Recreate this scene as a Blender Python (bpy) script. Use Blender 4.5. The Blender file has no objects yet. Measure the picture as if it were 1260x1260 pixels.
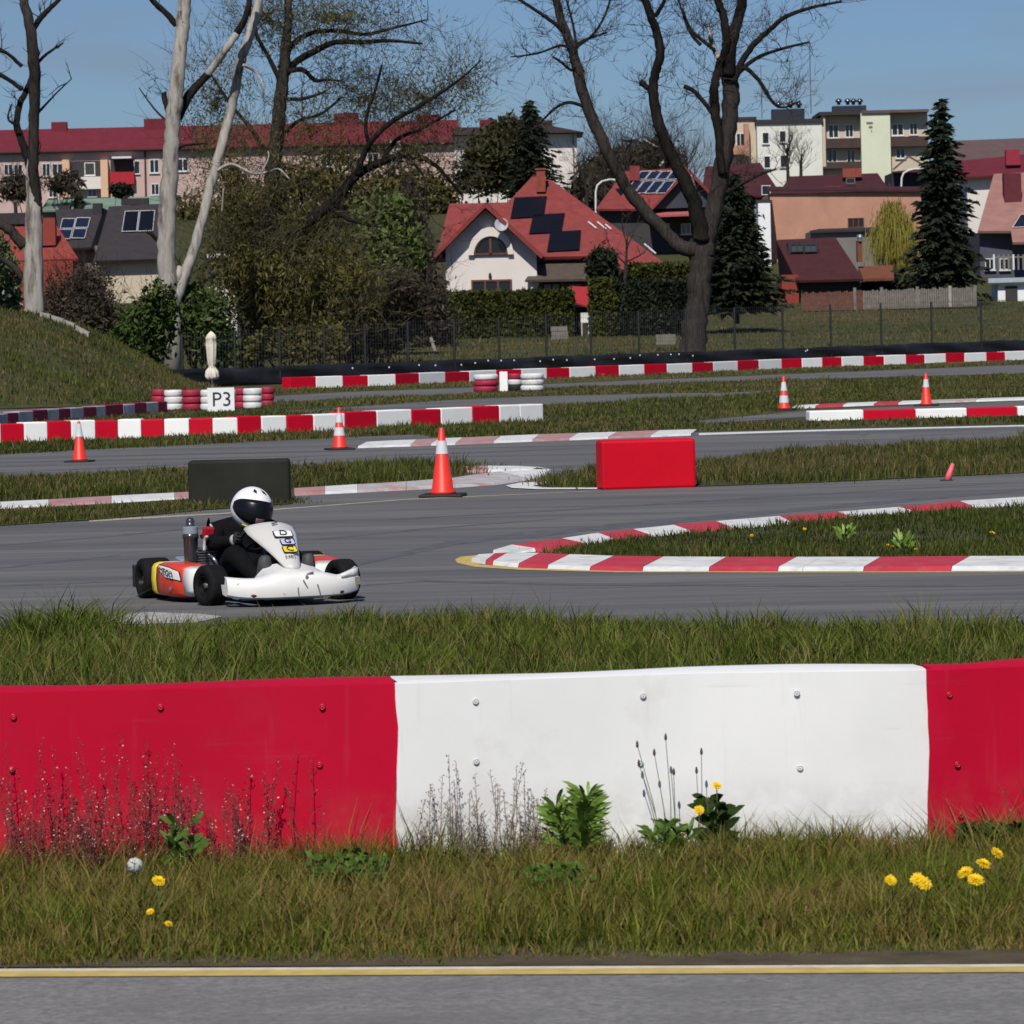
import bpy, bmesh, math, random
import numpy as np
from mathutils import Vector, Matrix
from mathutils.geometry import tessellate_polygon
random.seed(7)
R = math.radians
scene = bpy.context.scene
COL = scene.collection
# ------------------------------------------------------------------ camera
F_PX, CAM_H, ROLL = 5000.0, 1.8, R(1.3)
cam_d = bpy.data.cameras.new('camera')
cam = bpy.data.objects.new('camera', cam_d); COL.objects.link(cam)
cam_d.sensor_width = 36; cam_d.lens = 36 * F_PX / 1260
cam_d.shift_y = -230 / 1260
cam_d.clip_start = 0.5; cam_d.clip_end = 12000
cam.matrix_world = Matrix.Translation((0, 0, CAM_H)) @ Matrix.Rotation(R(90), 4, 'X') @ Matrix.Rotation(-ROLL, 4, 'Z')
cam_d.dof.use_dof = True; cam_d.dof.focus_distance = 26.5; cam_d.dof.aperture_fstop = 18
scene.camera = cam
# ------------------------------------------------------------------ sky, sun, exposure
SUN_AZ, SUN_EL = R(10), R(47)          # sun stands behind the camera, a little to its left
w = bpy.data.worlds.new('World'); scene.world = w; w.use_nodes = True
nt = w.node_tree; nt.nodes.clear()
sky = nt.nodes.new('ShaderNodeTexSky'); sky.sky_type = 'NISHITA'; sky.sun_disc = False
sky.sun_elevation = SUN_EL; sky.sun_rotation = math.pi + SUN_AZ
sky.air_density = 1.0; sky.dust_density = 0.4; sky.ozone_density = 2.0; sky.altitude = 0
tintn = nt.nodes.new('ShaderNodeMix'); tintn.data_type = 'RGBA'; tintn.blend_type = 'MULTIPLY'; tintn.inputs[0].default_value = 1.0
tintn.inputs[7].default_value = (0.395, 0.52, 0.765, 1)
tc = nt.nodes.new('ShaderNodeTexCoord')
mp = nt.nodes.new('ShaderNodeMapping'); mp.inputs['Scale'].default_value = (9, 9, 55); mp.inputs['Location'].default_value = (1.3, 0.2, 0.7)
nz = nt.nodes.new('ShaderNodeTexNoise'); nz.inputs['Scale'].default_value = 1.0; nz.inputs['Detail'].default_value = 5
rp = nt.nodes.new('ShaderNodeValToRGB'); rp.color_ramp.elements[0].position = 0.50; rp.color_ramp.elements[1].position = 0.80
rp.color_ramp.elements[0].color = (0, 0, 0, 1); rp.color_ramp.elements[1].color = (.55, .55, .55, 1)
cl = nt.nodes.new('ShaderNodeMix'); cl.data_type = 'RGBA'; cl.inputs[7].default_value = (2.6, 2.8, 3.5, 1)
bg = nt.nodes.new('ShaderNodeBackground'); bg.inputs['Strength'].default_value = 0.085
wo = nt.nodes.new('ShaderNodeOutputWorld')
L = nt.links.new
L(sky.outputs[0], tintn.inputs[6]); L(tc.outputs['Generated'], mp.inputs['Vector']); L(mp.outputs[0], nz.inputs['Vector'])
L(nz.outputs[0], rp.inputs[0]); L(rp.outputs[0], cl.inputs[0]); L(tintn.outputs[2], cl.inputs[6])
L(cl.outputs[2], bg.inputs[0]); L(bg.outputs[0], wo.inputs[0])
sun_d = bpy.data.lights.new('sun', 'SUN'); sun_d.energy = 4.3; sun_d.angle = R(0.5); sun_d.color = (1, 0.95, 0.86)
sun = bpy.data.objects.new('sun', sun_d); COL.objects.link(sun)
sdir = Vector((-math.sin(SUN_AZ) * math.cos(SUN_EL), -math.cos(SUN_AZ) * math.cos(SUN_EL), math.sin(SUN_EL)))
sun.rotation_euler = sdir.to_track_quat('Z', 'Y').to_euler(); sun.location = (0, -20, 60)
scene.view_settings.view_transform = 'Standard'; scene.view_settings.look = 'None'
scene.view_settings.gamma = 1; scene.view_settings.use_curve_mapping = False
scene.view_settings.exposure = 0.03
# ------------------------------------------------------------------ measuring helpers (photo pixel -> metres)
CR, SR = math.cos(ROLL), math.sin(ROLL)
def unroll(px, py):
    du, dv = px - 630.0, py - 400.0
    return du * CR - dv * SR, du * SR + dv * CR
def P(px, py, d):
    u, v = unroll(px, py)
    return Vector((u / F_PX * d, d, CAM_H - v / F_PX * d))
def G(px, py, z=0.0):
    u, v = unroll(px, py)
    d = (CAM_H - z) * F_PX / v
    return Vector((u / F_PX * d, d, z))
def S(d): return F_PX / d
TY = [-200, 190, 245, 270, 300, 350, 430, 500, 620, 900, 9000]
TZ = [0, 0, 1.2, 2.3, 4.0, 8.0, 13.5, 17.0, 19.5, 20, 20]
def tz(y): return float(np.interp(y, TY, TZ))
def interp(pts, x):
    return float(np.interp(x, [p[0] for p in pts], [p[1] for p in pts]))
# ------------------------------------------------------------------ materials
def lin(r, g, b):
    f = lambda c: (c / 255 / 12.92) if c / 255 <= 0.04045 else ((c / 255 + 0.055) / 1.055) ** 2.4
    return (f(r), f(g), f(b))
MATS = {}
def mat(name, c, rough=0.7, var=0.18, scale=4.0, bump=0.0, spec=0.3, stretch=(1, 1, 1), metal=0.0, coat=0.0, c2=None, thr=(0.45, 0.62), s2=1.5, trans=0.0):
    if name in MATS: return MATS[name]
    m = bpy.data.materials.new(name); m.use_nodes = True
    t = m.node_tree; n = t.nodes; b = n['Principled BSDF']
    b.inputs['Roughness'].default_value = rough; b.inputs['Specular IOR Level'].default_value = spec
    b.inputs['Metallic'].default_value = metal; b.inputs['Coat Weight'].default_value = coat
    g = n.new('ShaderNodeNewGeometry'); mpn = n.new('ShaderNodeMapping'); mpn.inputs['Scale'].default_value = stretch
    t.links.new(g.outputs['Position'], mpn.inputs['Vector'])
    no = n.new('ShaderNodeTexNoise'); no.inputs['Scale'].default_value = scale; no.inputs['Detail'].default_value = 6; no.inputs['Roughness'].default_value = 0.65
    t.links.new(mpn.outputs[0], no.inputs['Vector'])
    mr = n.new('ShaderNodeMapRange'); mr.inputs[1].default_value = 0.3; mr.inputs[2].default_value = 0.7
    mr.inputs[3].default_value = 1 - var; mr.inputs[4].default_value = 1 + var
    t.links.new(no.outputs[0], mr.inputs[0])
    mx = n.new('ShaderNodeMix'); mx.data_type = 'RGBA'; mx.blend_type = 'MULTIPLY'; mx.inputs[0].default_value = 1
    mx.inputs[6].default_value = (*c, 1); t.links.new(mr.outputs[0], mx.inputs[7])
    out = mx.outputs[2]
    if c2:
        n2 = n.new('ShaderNodeTexNoise'); n2.inputs['Scale'].default_value = s2; n2.inputs['Detail'].default_value = 7; n2.inputs['Roughness'].default_value = 0.7
        t.links.new(mpn.outputs[0], n2.inputs['Vector'])
        r2 = n.new('ShaderNodeMapRange'); r2.inputs[1].default_value = thr[0]; r2.inputs[2].default_value = thr[1]
        t.links.new(n2.outputs[0], r2.inputs[0])
        m2 = n.new('ShaderNodeMix'); m2.data_type = 'RGBA'; m2.inputs[7].default_value = (*c2, 1)
        t.links.new(r2.outputs[0], m2.inputs[0]); t.links.new(out, m2.inputs[6]); out = m2.outputs[2]
    t.links.new(out, b.inputs['Base Color'])
    if bump:
        bp = n.new('ShaderNodeBump'); bp.inputs['Strength'].default_value = bump; bp.inputs['Distance'].default_value = 0.02
        t.links.new(no.outputs[0], bp.inputs['Height']); t.links.new(bp.outputs[0], b.inputs['Normal'])
    MATS[name] = m
    return m
def leafmat(name, dark, light, dry=None, transl=0.25):
    """foliage / grass: per-leaf tint comes from the 'tint' attribute (0 dark .. 1 light, red channel) and dryness (green channel)"""
    m = bpy.data.materials.new(name); m.use_nodes = True
    t = m.node_tree; n = t.nodes; b = n['Principled BSDF']
    b.inputs['Roughness'].default_value = 0.65; b.inputs['Specular IOR Level'].default_value = 0.10
    a = n.new('ShaderNodeAttribute'); a.attribute_name = 'tint'
    sep = n.new('ShaderNodeSeparateColor'); t.links.new(a.outputs['Color'], sep.inputs[0])
    mx = n.new('ShaderNodeMix'); mx.data_type = 'RGBA'; mx.inputs[6].default_value = (*dark, 1); mx.inputs[7].default_value = (*light, 1)
    t.links.new(sep.outputs[0], mx.inputs[0]); out = mx.outputs[2]
    if dry:
        m2 = n.new('ShaderNodeMix'); m2.data_type = 'RGBA'; m2.inputs[7].default_value = (*dry, 1)
        t.links.new(sep.outputs[1], m2.inputs[0]); t.links.new(out, m2.inputs[6]); out = m2.outputs[2]
    t.links.new(out, b.inputs['Base Color'])
    tr = n.new('ShaderNodeBsdfTranslucent'); t.links.new(out, tr.inputs[0])
    ms = n.new('ShaderNodeMixShader'); ms.inputs[0].default_value = transl
    t.links.new(b.outputs[0], ms.inputs[1]); t.links.new(tr.outputs[0], ms.inputs[2])
    t.links.new(ms.outputs[0], n['Material Output'].inputs[0])
    return m
# ------------------------------------------------------------------ object helpers
def tag(o, label=None, cat=None, group=None, kind=None):
    if label: o['label'] = label
    if cat: o['category'] = cat
    if group: o['group'] = group
    if kind: o['kind'] = kind
    return o
def thing(name, label, cat, loc=(0, 0, 0), rz=0.0, group=None):
    o = bpy.data.objects.new(name, None); COL.objects.link(o)
    o.location = loc; o.rotation_euler = (0, 0, rz); o.empty_display_size = 0.2
    return tag(o, label, cat, group)
def link(name, me, parent=None):
    o = bpy.data.objects.new(name, me); COL.objects.link(o)
    if parent is not None: o.parent = parent
    return o
def copy_tree(o, parent=None):
    c = o.copy(); COL.objects.link(c)
    if parent is not None: c.parent = parent
    for ch in list(o.children): copy_tree(ch, c)
    return c
class MB:
    def __init__(s): s.v = []; s.f = []; s.t = []
    def add(s, vs, fs):
        k = len(s.v); s.v.extend(tuple(x) for x in vs); s.f.extend(tuple(i + k for i in f) for f in fs); return s
    def box(s, c, size, rz=0.0, rx=0.0, ry=0.0):
        m = Matrix.Translation(c) @ Matrix.Rotation(rz, 4, 'Z') @ Matrix.Rotation(ry, 4, 'Y') @ Matrix.Rotation(rx, 4, 'X')
        a, b, c_ = size[0] / 2, size[1] / 2, size[2] / 2
        vs = [m @ Vector((x, y, z)) for x in (-a, a) for y in (-b, b) for z in (-c_, c_)]
        return s.add(vs, [(0, 1, 3, 2), (4, 6, 7, 5), (0, 4, 5, 1), (2, 3, 7, 6), (0, 2, 6, 4), (1, 5, 7, 3)])
    def hexa(s, b4, t4):
        return s.add(list(b4) + list(t4), [(3, 2, 1, 0), (4, 5, 6, 7), (0, 1, 5, 4), (1, 2, 6, 5), (2, 3, 7, 6), (3, 0, 4, 7)])
    def tube(s, pts, rad, n=7, cap=True, rough=0.0, seed=1):
        pts = [Vector(p) for p in pts]
        if not hasattr(rad, '__len__'): rad = [rad] * len(pts)
        rings = []; prev = None
        for i, p in enumerate(pts):
            d = (pts[min(i + 1, len(pts) - 1)] - pts[max(i - 1, 0)])
            d = d.normalized() if d.length > 1e-9 else Vector((0, 0, 1))
            if prev is None:
                a = d.cross(Vector((0, 1, 0.13))); a = a.normalized() if a.length > 1e-4 else Vector((1, 0, 0))
            else:
                a = prev - d * prev.dot(d); a = a.normalized() if a.length > 1e-6 else Vector((1, 0, 0))
            prev = a; b = d.cross(a)
            if rough:
                rr_ = random.Random(seed); ph = [rr_.uniform(-1, 1) for _ in range(n)]
                wb = [1 + rough * (1.1 * ph[(k + i // 9) % n] * (.6 + .4 * math.sin(i * .21 + k)) + .35 * math.sin(i * .5 + k * 2.1 + seed)) for k in range(n)]
            else: wb = [1.0] * n
            rings.append([p + (a * math.cos(2 * math.pi * k / n) + b * math.sin(2 * math.pi * k / n)) * rad[i] * wb[k] for k in range(n)])
        return s.loft(rings, cap)
    def loft(s, rings, cap=True, closed=True):
        n = len(rings[0]); vs = [v for r in rings for v in r]; fs = []
        for i in range(len(rings) - 1):
            for k in range(n if closed else n - 1):
                k2 = (k + 1) % n
                fs.append((i * n + k, i * n + k2, (i + 1) * n + k2, (i + 1) * n + k))
        if cap and closed:
            fs.append(tuple(reversed(range(n)))); fs.append(tuple(range((len(rings) - 1) * n, len(rings) * n)))
        return s.add(vs, fs)
    def lathe(s, prof, n=16, c=(0, 0, 0), m=None):
        rings = []
        for r, z in prof:
            ring = [Vector((r * math.cos(2 * math.pi * k / n), r * math.sin(2 * math.pi * k / n), z)) for k in range(n)]
            if m is not None: ring = [m @ v for v in ring]
            rings.append([v + Vector(c) for v in ring])
        return s.loft(rings)
    def poly(s, pts):
        tris = tessellate_polygon([[Vector(p) for p in pts]])
        return s.add(pts, [tuple(t) for t in tris])
    def prism(s, pts, ext):
        """pts: planar outline (3-D), ext: extrusion vector"""
        ext = Vector(ext); n = len(pts)
        tris = tessellate_polygon([[Vector(p) for p in pts]])
        s.add([Vector(p) for p in pts] + [Vector(p) + ext for p in pts],
              [tuple(t) for t in tris] + [tuple(i + n for i in reversed(t)) for t in tris] +
              [(i, (i + 1) % n, (i + 1) % n + n, i + n) for i in range(n)])
        return s
    def mesh(s, name, m=None, smooth=False):
        me = bpy.data.meshes.new(name); me.from_pydata(s.v, [], s.f)
        bm = bmesh.new(); bm.from_mesh(me); bmesh.ops.recalc_face_normals(bm, faces=bm.faces); bm.to_mesh(me); bm.free()
        if m: me.materials.append(m)
        if smooth: me.polygons.foreach_set('use_smooth', [True] * len(me.polygons))
        return me
    def build(s, name, m=None, parent=None, smooth=False, world=False, sub=0, bevel=0.0):
        if world and parent is not None:
            o0 = parent.matrix_basis.inverted(); s.v = [tuple(o0 @ Vector(p)) for p in s.v]
        o = link(name, s.mesh(name, m, smooth), parent)
        if bevel:
            b = o.modifiers.new('bevel', 'BEVEL'); b.width = bevel; b.segments = 2; b.limit_method = 'ANGLE'
        if sub:
            b = o.modifiers.new('sub', 'SUBSURF'); b.levels = sub; b.render_levels = sub
        return o
def fastmesh(name, V, loops, starts, m=None, tint=None, smooth=False):
    me = bpy.data.meshes.new(name)
    me.vertices.add(len(V)); me.vertices.foreach_set('co', np.ascontiguousarray(V, dtype=np.float32).ravel())
    me.loops.add(len(loops)); me.loops.foreach_set('vertex_index', np.ascontiguousarray(loops, dtype=np.int32))
    me.polygons.add(len(starts)); me.polygons.foreach_set('loop_start', np.ascontiguousarray(starts, dtype=np.int32))
    if tint is not None:
        at = me.color_attributes.new('tint', 'FLOAT_COLOR', 'POINT')
        at.data.foreach_set('color', np.ascontiguousarray(tint, dtype=np.float32).ravel())
    me.update(calc_edges=True)
    if m: me.materials.append(m)
    return me
def value_noise(x, y, scale, seed):
    rs = np.random.RandomState(seed); T = rs.rand(64, 64)
    fx, fy = x / scale, y / scale
    ix, iy = np.floor(fx).astype(int), np.floor(fy).astype(int)
    tx, ty = fx - ix, fy - iy; tx = tx * tx * (3 - 2 * tx); ty = ty * ty * (3 - 2 * ty)
    g = lambda a, b: T[a % 64, b % 64]
    return (g(ix, iy) * (1 - tx) + g(ix + 1, iy) * tx) * (1 - ty) + (g(ix, iy + 1) * (1 - tx) + g(ix + 1, iy + 1) * tx) * ty
def in_poly(x, y, poly):
    ins = np.zeros(len(x), bool); n = len(poly)
    for i in range(n):
        x1, y1 = poly[i][0], poly[i][1]; x2, y2 = poly[(i + 1) % n][0], poly[(i + 1) % n][1]
        if y1 == y2: continue
        c = ((y1 > y) != (y2 > y)) & (x < (x2 - x1) * (y - y1) / (y2 - y1) + x1)
        ins ^= c
    return ins
def blades(x, y, z, h, wd, rs, lean=0.35, dirn=None):
    n = len(x); a = rs.rand(n) * 2 * np.pi; b = rs.rand(n) * 2 * np.pi if dirn is None else dirn + .5 * rs.normal(size=n)
    ln = h * lean * (0.3 + 1.2 * rs.rand(n))
    dx, dy = np.cos(a) * wd / 2, np.sin(a) * wd / 2
    lx, ly = np.cos(b) * ln, np.sin(b) * ln
    V = np.empty((n, 5, 3), np.float32)
    V[:, 0] = np.stack([x - dx, y - dy, z], 1); V[:, 1] = np.stack([x + dx, y + dy, z], 1)
    mx_, my_ = x + lx * 0.3, y + ly * 0.3
    V[:, 2] = np.stack([mx_ + dx * .8, my_ + dy * .8, z + h * .55], 1); V[:, 3] = np.stack([mx_ - dx * .8, my_ - dy * .8, z + h * .55], 1)
    V[:, 4] = np.stack([x + lx, y + ly, z + h * (1 - 0.12 * rs.rand(n))], 1)
    base = (np.arange(n) * 5)[:, None]
    loops = np.concatenate([base + np.array([0, 1, 2, 3]), base + np.array([3, 2, 4])], 1).ravel()
    st = (np.arange(n) * 7)[:, None] + np.array([0, 4])
    return V.reshape(-1, 3), loops, st.ravel()
def grass(name, poly, count, hmin, hmax, wd, m, seed, dry=0.25, patch=0.8, zf=None, hfun=None, label=None, lean=0.35, cluster=0.0):
    rs = np.random.RandomState(seed)
    xs = [p[0] for p in poly]; ys = [p[1] for p in poly]
    x = np.empty(0); y = np.empty(0)
    while len(x) < count:
        a = min(xs) + rs.rand(count * 2) * (max(xs) - min(xs)); b = min(ys) + rs.rand(count * 2) * (max(ys) - min(ys))
        k = in_poly(a, b, poly); x = np.concatenate([x, a[k]]); y = np.concatenate([y, b[k]])
    x, y = x[:count], y[:count]
    nc = max(20, int(count * .62 / 26)); ci = rs.randint(0, nc, count); inc = rs.rand(count) < .62   # most blades grow in tufts
    cr = wd * (7 + 9 * rs.rand(nc)); ga = rs.normal(size=(count, 2)) * cr[ci][:, None]
    x0, y0 = x.copy(), y.copy(); x = np.where(inc, x0[ci] + ga[:, 0], x); y = np.where(inc, y0[ci] + ga[:, 1], y)
    ch = (.65 + .75 * rs.rand(nc) ** 1.3)[ci]; ch = np.where(inc, ch * np.clip(1.15 - .28 * np.hypot(ga[:, 0], ga[:, 1]) / cr[ci], .5, 1.2), .75)
    ct = np.where(inc, rs.rand(nc)[ci], .4); cd = np.where(inc, (rs.rand(nc) < dry * .55)[ci], False)
    dirn = np.where(inc & (rs.rand(count) < .8), np.arctan2(ga[:, 1], ga[:, 0]), rs.rand(count) * 6.283)
    n1 = value_noise(x, y, patch, seed + 1); n2 = value_noise(x, y, patch * 0.28, seed + 2); n3 = value_noise(x + 9, y, patch * 1.7, seed + 3)
    h = hmin + (hmax - hmin) * np.clip(0.15 + 0.75 * n1 * (0.4 + 0.8 * n2) + 0.35 * rs.rand(count) ** 3, 0, 1.2)
    keep = rs.rand(count) < np.clip(.12 + 1.25 * n2 * (.55 + .9 * n3), .08, 1)
    if cluster: keep &= (n2 * .6 + n1 * .5) > cluster
    h = h * ch
    if hfun is not None: h = h * hfun(x, y)
    x, y, h, n1, n2, n3, ct, cd, dirn = (q[keep] for q in (x, y, h, n1, n2, n3, ct, cd, dirn)); c = len(x)
    z = np.zeros(c) if zf is None else zf(x, y)
    V, lo, st = blades(x, y, z - 0.01, h, wd * (0.6 + 0.8 * rs.rand(c)), rs, lean, dirn)
    t = np.zeros((c, 4), np.float32); t[:, 3] = 1
    t[:, 0] = np.clip(n2 * 0.3 + n1 * .2 + ct * .4 + rs.rand(c) ** 2 * 0.7 - 0.28, 0, 1)
    t[:, 1] = np.clip((rs.rand(c) < (dry * (0.15 + 1.9 * n3 ** 2))) * (0.5 + 0.5 * rs.rand(c)) + dry * .25 * n3 + cd * (.35 + .5 * rs.rand(c)), 0, 1)
    me = fastmesh(name, V, lo, st, m, np.repeat(t, 5, 0))
    o = link(name, me); tag(o, label, 'grass', None, 'stuff'); return o
def leafcloud(centers, radii, n, size, rs, aspect=2.2, droop=0.0, shell=0.35):
    """n leaf quads spread through lumpy ellipsoids; returns V, loops, starts, tint"""
    centers = np.array(centers, float); radii = np.array(radii, float)
    vol = np.prod(radii, 1) ** (2 / 3); idx = rs.choice(len(centers), n, p=vol / vol.sum())
    d = rs.normal(size=(n, 3)); d /= np.linalg.norm(d, axis=1)[:, None]
    rr = (shell + (1 - shell) * rs.rand(n)) ** 0.7 * (1 + 0.22 * rs.normal(size=n) * (rs.rand(n) < .4))
    p = centers[idx] + d * radii[idx] * rr[:, None]
    clump = value_noise(p[:, 0] * 1.0 + p[:, 1] * .37, p[:, 2], float(np.mean(radii)) * 0.45, int(rs.randint(1e6)))
    keep = rs.rand(n) < 0.25 + 1.15 * clump
    p, clump = p[keep], clump[keep]; n = len(p)
    u = rs.normal(size=(n, 3)); u[:, 2] -= droop * 2.0; u /= np.linalg.norm(u, axis=1)[:, None]
    v = rs.normal(size=(n, 3)); v -= u * (u * v).sum(1)[:, None]; v /= np.linalg.norm(v, axis=1)[:, None]
    s = size * (0.5 + rs.rand(n)); l = u * (s * aspect / 2)[:, None]; b = v * (s / 2)[:, None]
    V = np.stack([p - l, p + b, p + l, p - b], 1).reshape(-1, 3)
    lo = np.arange(n * 4); st = np.arange(n) * 4
    t = np.zeros((n, 4), np.float32); t[:, 3] = 1
    t[:, 0] = np.clip(0.15 + 0.7 * clump * rs.rand(n) + 0.3 * rs.rand(n) ** 2, 0, 1); t[:, 1] = (rs.rand(n) < .12) * rs.rand(n)
    return V, lo, st, np.repeat(t, 4, 0)
def merge(parts):
    Vs, Ls, Ss, Ts = [], [], [], []; nv = nl = 0
    for V, lo, st, t in parts:
        Vs.append(V); Ls.append(np.asarray(lo) + nv); Ss.append(np.asarray(st) + nl); Ts.append(t); nv += len(V); nl += len(lo)
    return np.concatenate(Vs), np.concatenate(Ls), np.concatenate(Ss), np.concatenate(Ts)
def text_mesh(body, size, m, extrude=0.0):
    cu = bpy.data.curves.new('lettering', 'FONT'); cu.body = body; cu.size = size; cu.extrude = extrude; cu.align_x = 'CENTER'; cu.align_y = 'CENTER'; cu.resolution_u = 3
    o = bpy.data.objects.new('lettering', cu); COL.objects.link(o); bpy.context.view_layer.update()
    me = bpy.data.meshes.new_from_object(o.evaluated_get(bpy.context.evaluated_depsgraph_get()))
    bpy.data.objects.remove(o); me.materials.clear(); me.materials.append(m); return me
# ------------------------------------------------------------------ shared materials
ASPH = mat('asphalt', (.138, .135, .134), .85, .25, 1.6, .25, .2, (.22, 2.6, 1), c2=(.080, .078, .086), thr=(.44, .66), s2=.32)
ASPH2 = mat('asphalt_front', (.205, .200, .195), .9, .45, 70, .6, .2, (.6, 1, 1), c2=(.15, .146, .143), thr=(.45, .75), s2=3.0)
DIRT = mat('soil', (.085, .068, .045), .95, .35, 6, .4, .1)
TURF = mat('turf_soil', (.055, .058, .022), .95, .4, 3, .3, .1, c2=(.085, .07, .04), thr=(.5, .7), s2=.8)
WHITE = mat('white_paint', (.76, .76, .75), .55, .06, 1.2, .04, .35, c2=(.60, .585, .55), thr=(.54, .80), s2=1.7)
RED = mat('red_paint', (.46, .003, .026), .6, .08, 1.5, .04, .12, c2=(.40, .012, .04), thr=(.56, .80), s2=1.6)
RED_F = mat('red_paint_bright', (.52, .004, .022), .6, .08, 1.5, 0, .12)
WHITE_F = mat('white_paint_far', (.85, .85, .84), .6, .05, 2.5, 0, .3, c2=(.55, .54, .50), thr=(.64, .85), s2=4)
KWHITE = mat('kerb_white', (.64, .64, .63), .75, .14, 3, .1, .25, c2=(.34, .34, .34), thr=(.52, .75), s2=5)
KRED = mat('kerb_red', (.46, .035, .055), .75, .16, 3, .1, .25, c2=(.30, .12, .12), thr=(.52, .75), s2=5)
KPALE = mat('kerb_pale_red', (.40, .20, .20), .8, .25, 3, .1, .2, c2=(.40, .36, .36), thr=(.48, .7), s2=4); KWORN = mat('kerb_worn', (.42, .41, .41), .8, .2, 3, .1, .2, c2=(.42, .22, .21), thr=(.5, .6), s2=2.0)
DKRED = mat('shaded_red', (.22, .012, .04), .7, .2, 3, 0, .2)  # bank barrier red, darkened in its colour for the shaded face
DKWHITE = mat('shaded_white', (.36, .38, .42), .7, .2, 3, 0, .2)  # bank barrier white, shade of the same face put into the grey
CREAM = mat('cream_line', (.58, .54, .44), .8, .2, 12, .1, .2, c2=(.26, .25, .23), thr=(.58, .72), s2=6)
YELLOW = mat('yellow_line', (.50, .37, .12), .8, .2, 12, .1, .2, c2=(.24, .21, .15), thr=(.58, .74), s2=5)
BLACKRUB = mat('black_rubber', (.018, .018, .019), .7, .25, 20, .1, .3)
STEEL = mat('steel', (.45, .45, .46), .35, .1, 20, 0, .5, metal=.9)
CONE = mat('cone_orange', (.72, .035, .02), .45, .08, 8, 0, .4)
BAND = mat('reflective_white', (.62, .62, .66), .5, .08, 8, 0, .5)
BLOCKBLK = mat('black_block', (.024, .024, .020), .75, .25, 1.2, .05, .12)
GRASS_M = leafmat('grass_blade', (.022, .034, .004), (.20, .235, .030), (.24, .165, .06), .18)
GRASS_D = leafmat('grass_blade_dark', (.014, .027, .003), (.16, .215, .030), (.20, .15, .06), .18)
def dirty(m, mud=(.20, .155, .11), amt=.55, zmax=.30, k=1.0):
    """splashed mud low on the panel, thin rubbed scuffs and rain streaks higher up"""
    t = m.node_tree; n = t.nodes; b = n['Principled BSDF']; src = b.inputs['Base Color'].links[0].from_socket
    g = n.new('ShaderNodeNewGeometry'); sx = n.new('ShaderNodeSeparateXYZ'); t.links.new(g.outputs['Position'], sx.inputs[0])
    def noise(scale, st, lo, hi, detail=6):
        mp_ = n.new('ShaderNodeMapping'); mp_.inputs['Scale'].default_value = st; t.links.new(g.outputs['Position'], mp_.inputs['Vector'])
        q = n.new('ShaderNodeTexNoise'); q.inputs['Scale'].default_value = scale; q.inputs['Detail'].default_value = detail; q.inputs['Roughness'].default_value = .7; t.links.new(mp_.outputs[0], q.inputs['Vector'])
        r = n.new('ShaderNodeMapRange'); r.inputs[1].default_value = lo; r.inputs[2].default_value = hi; t.links.new(q.outputs[0], r.inputs[0]); return r.outputs[0]
    zr = n.new('ShaderNodeMapRange'); zr.inputs[1].default_value = zmax; zr.inputs[2].default_value = .02; t.links.new(sx.outputs[2], zr.inputs[0])
    def mul(a, c):
        q = n.new('ShaderNodeMath'); q.operation = 'MULTIPLY'; t.links.new(a, q.inputs[0])
        if isinstance(c, float): q.inputs[1].default_value = c
        else: t.links.new(c, q.inputs[1])
        return q.outputs[0]
    def mix(f, col):
        nonlocal src
        q = n.new('ShaderNodeMix'); q.data_type = 'RGBA'; q.inputs[7].default_value = (*col, 1); t.links.new(f, q.inputs[0]); t.links.new(src, q.inputs[6]); src = q.outputs[2]
    mix(mul(mul(noise(7, (1, 1, 1), .40, .68), zr.outputs[0]), amt), mud)
    mix(mul(noise(2.2, (.5, .5, 9), .62, .74), .30 * k), (.17, .15, .14))
    mix(mul(noise(4.0, (5, 5, .35), .60, .78), .16 * k), (.22, .20, .18))
    t.links.new(src, b.inputs['Base Color'])
dirty(WHITE); dirty(RED, amt=.35, k=.4)
GRASS_B = leafmat('grass_blade_far', (.012, .021, .004), (.105, .130, .026), (.16, .12, .055), .15)
# ------------------------------------------------------------------ ground
gx = np.concatenate([np.linspace(-4000, -120, 14), np.linspace(-110, 110, 60), np.linspace(120, 4000, 14)])
gy = np.concatenate([np.linspace(-60, 0, 4), np.linspace(6, 700, 150), np.linspace(760, 8000, 20)])
X, Y = np.meshgrid(gx, gy); Z = np.interp(Y, TY, TZ)
GV = np.stack([X, Y, Z], -1).reshape(-1, 3); nx = len(gx)
ii, jj = np.meshgrid(np.arange(len(gy) - 1), np.arange(nx - 1), indexing='ij'); b0 = (ii * nx + jj).ravel()
GL = np.stack([b0, b0 + 1, b0 + nx + 1, b0 + nx], 1).ravel()
tag(link('ground', fastmesh('ground', GV, GL, np.arange(len(b0)) * 4, TURF)), kind='structure')
def sheet(name, pts, z, m, kind='structure'):
    mb = MB(); mb.poly([(*G(a, b)[:2], z) for a, b in pts])
    return tag(mb.build(name, m), kind=kind)
B_TOP = [(-90, 566), (0, 560), (140, 552), (270, 546), (420, 539), (515, 535), (545, 541), (653, 538), (840, 533), (1000, 529), (1260, 523), (1350, 520)]
A_BOT = [(1350, 774), (900, 774), (630, 768), (430, 761), (300, 765), (245, 772), (130, 776), (-90, 782)]
sheet('race_track', B_TOP + A_BOT, .006, ASPH)
sheet('front_track', [(-150, 1199), (1400, 1192), (1500, 1700), (-300, 1700)], .006, ASPH2)
sheet('track_exit', [(850, 519), (997, 505), (1350, 490), (1350, 500), (997, 513), (868, 522)], .006, ASPH)
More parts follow.
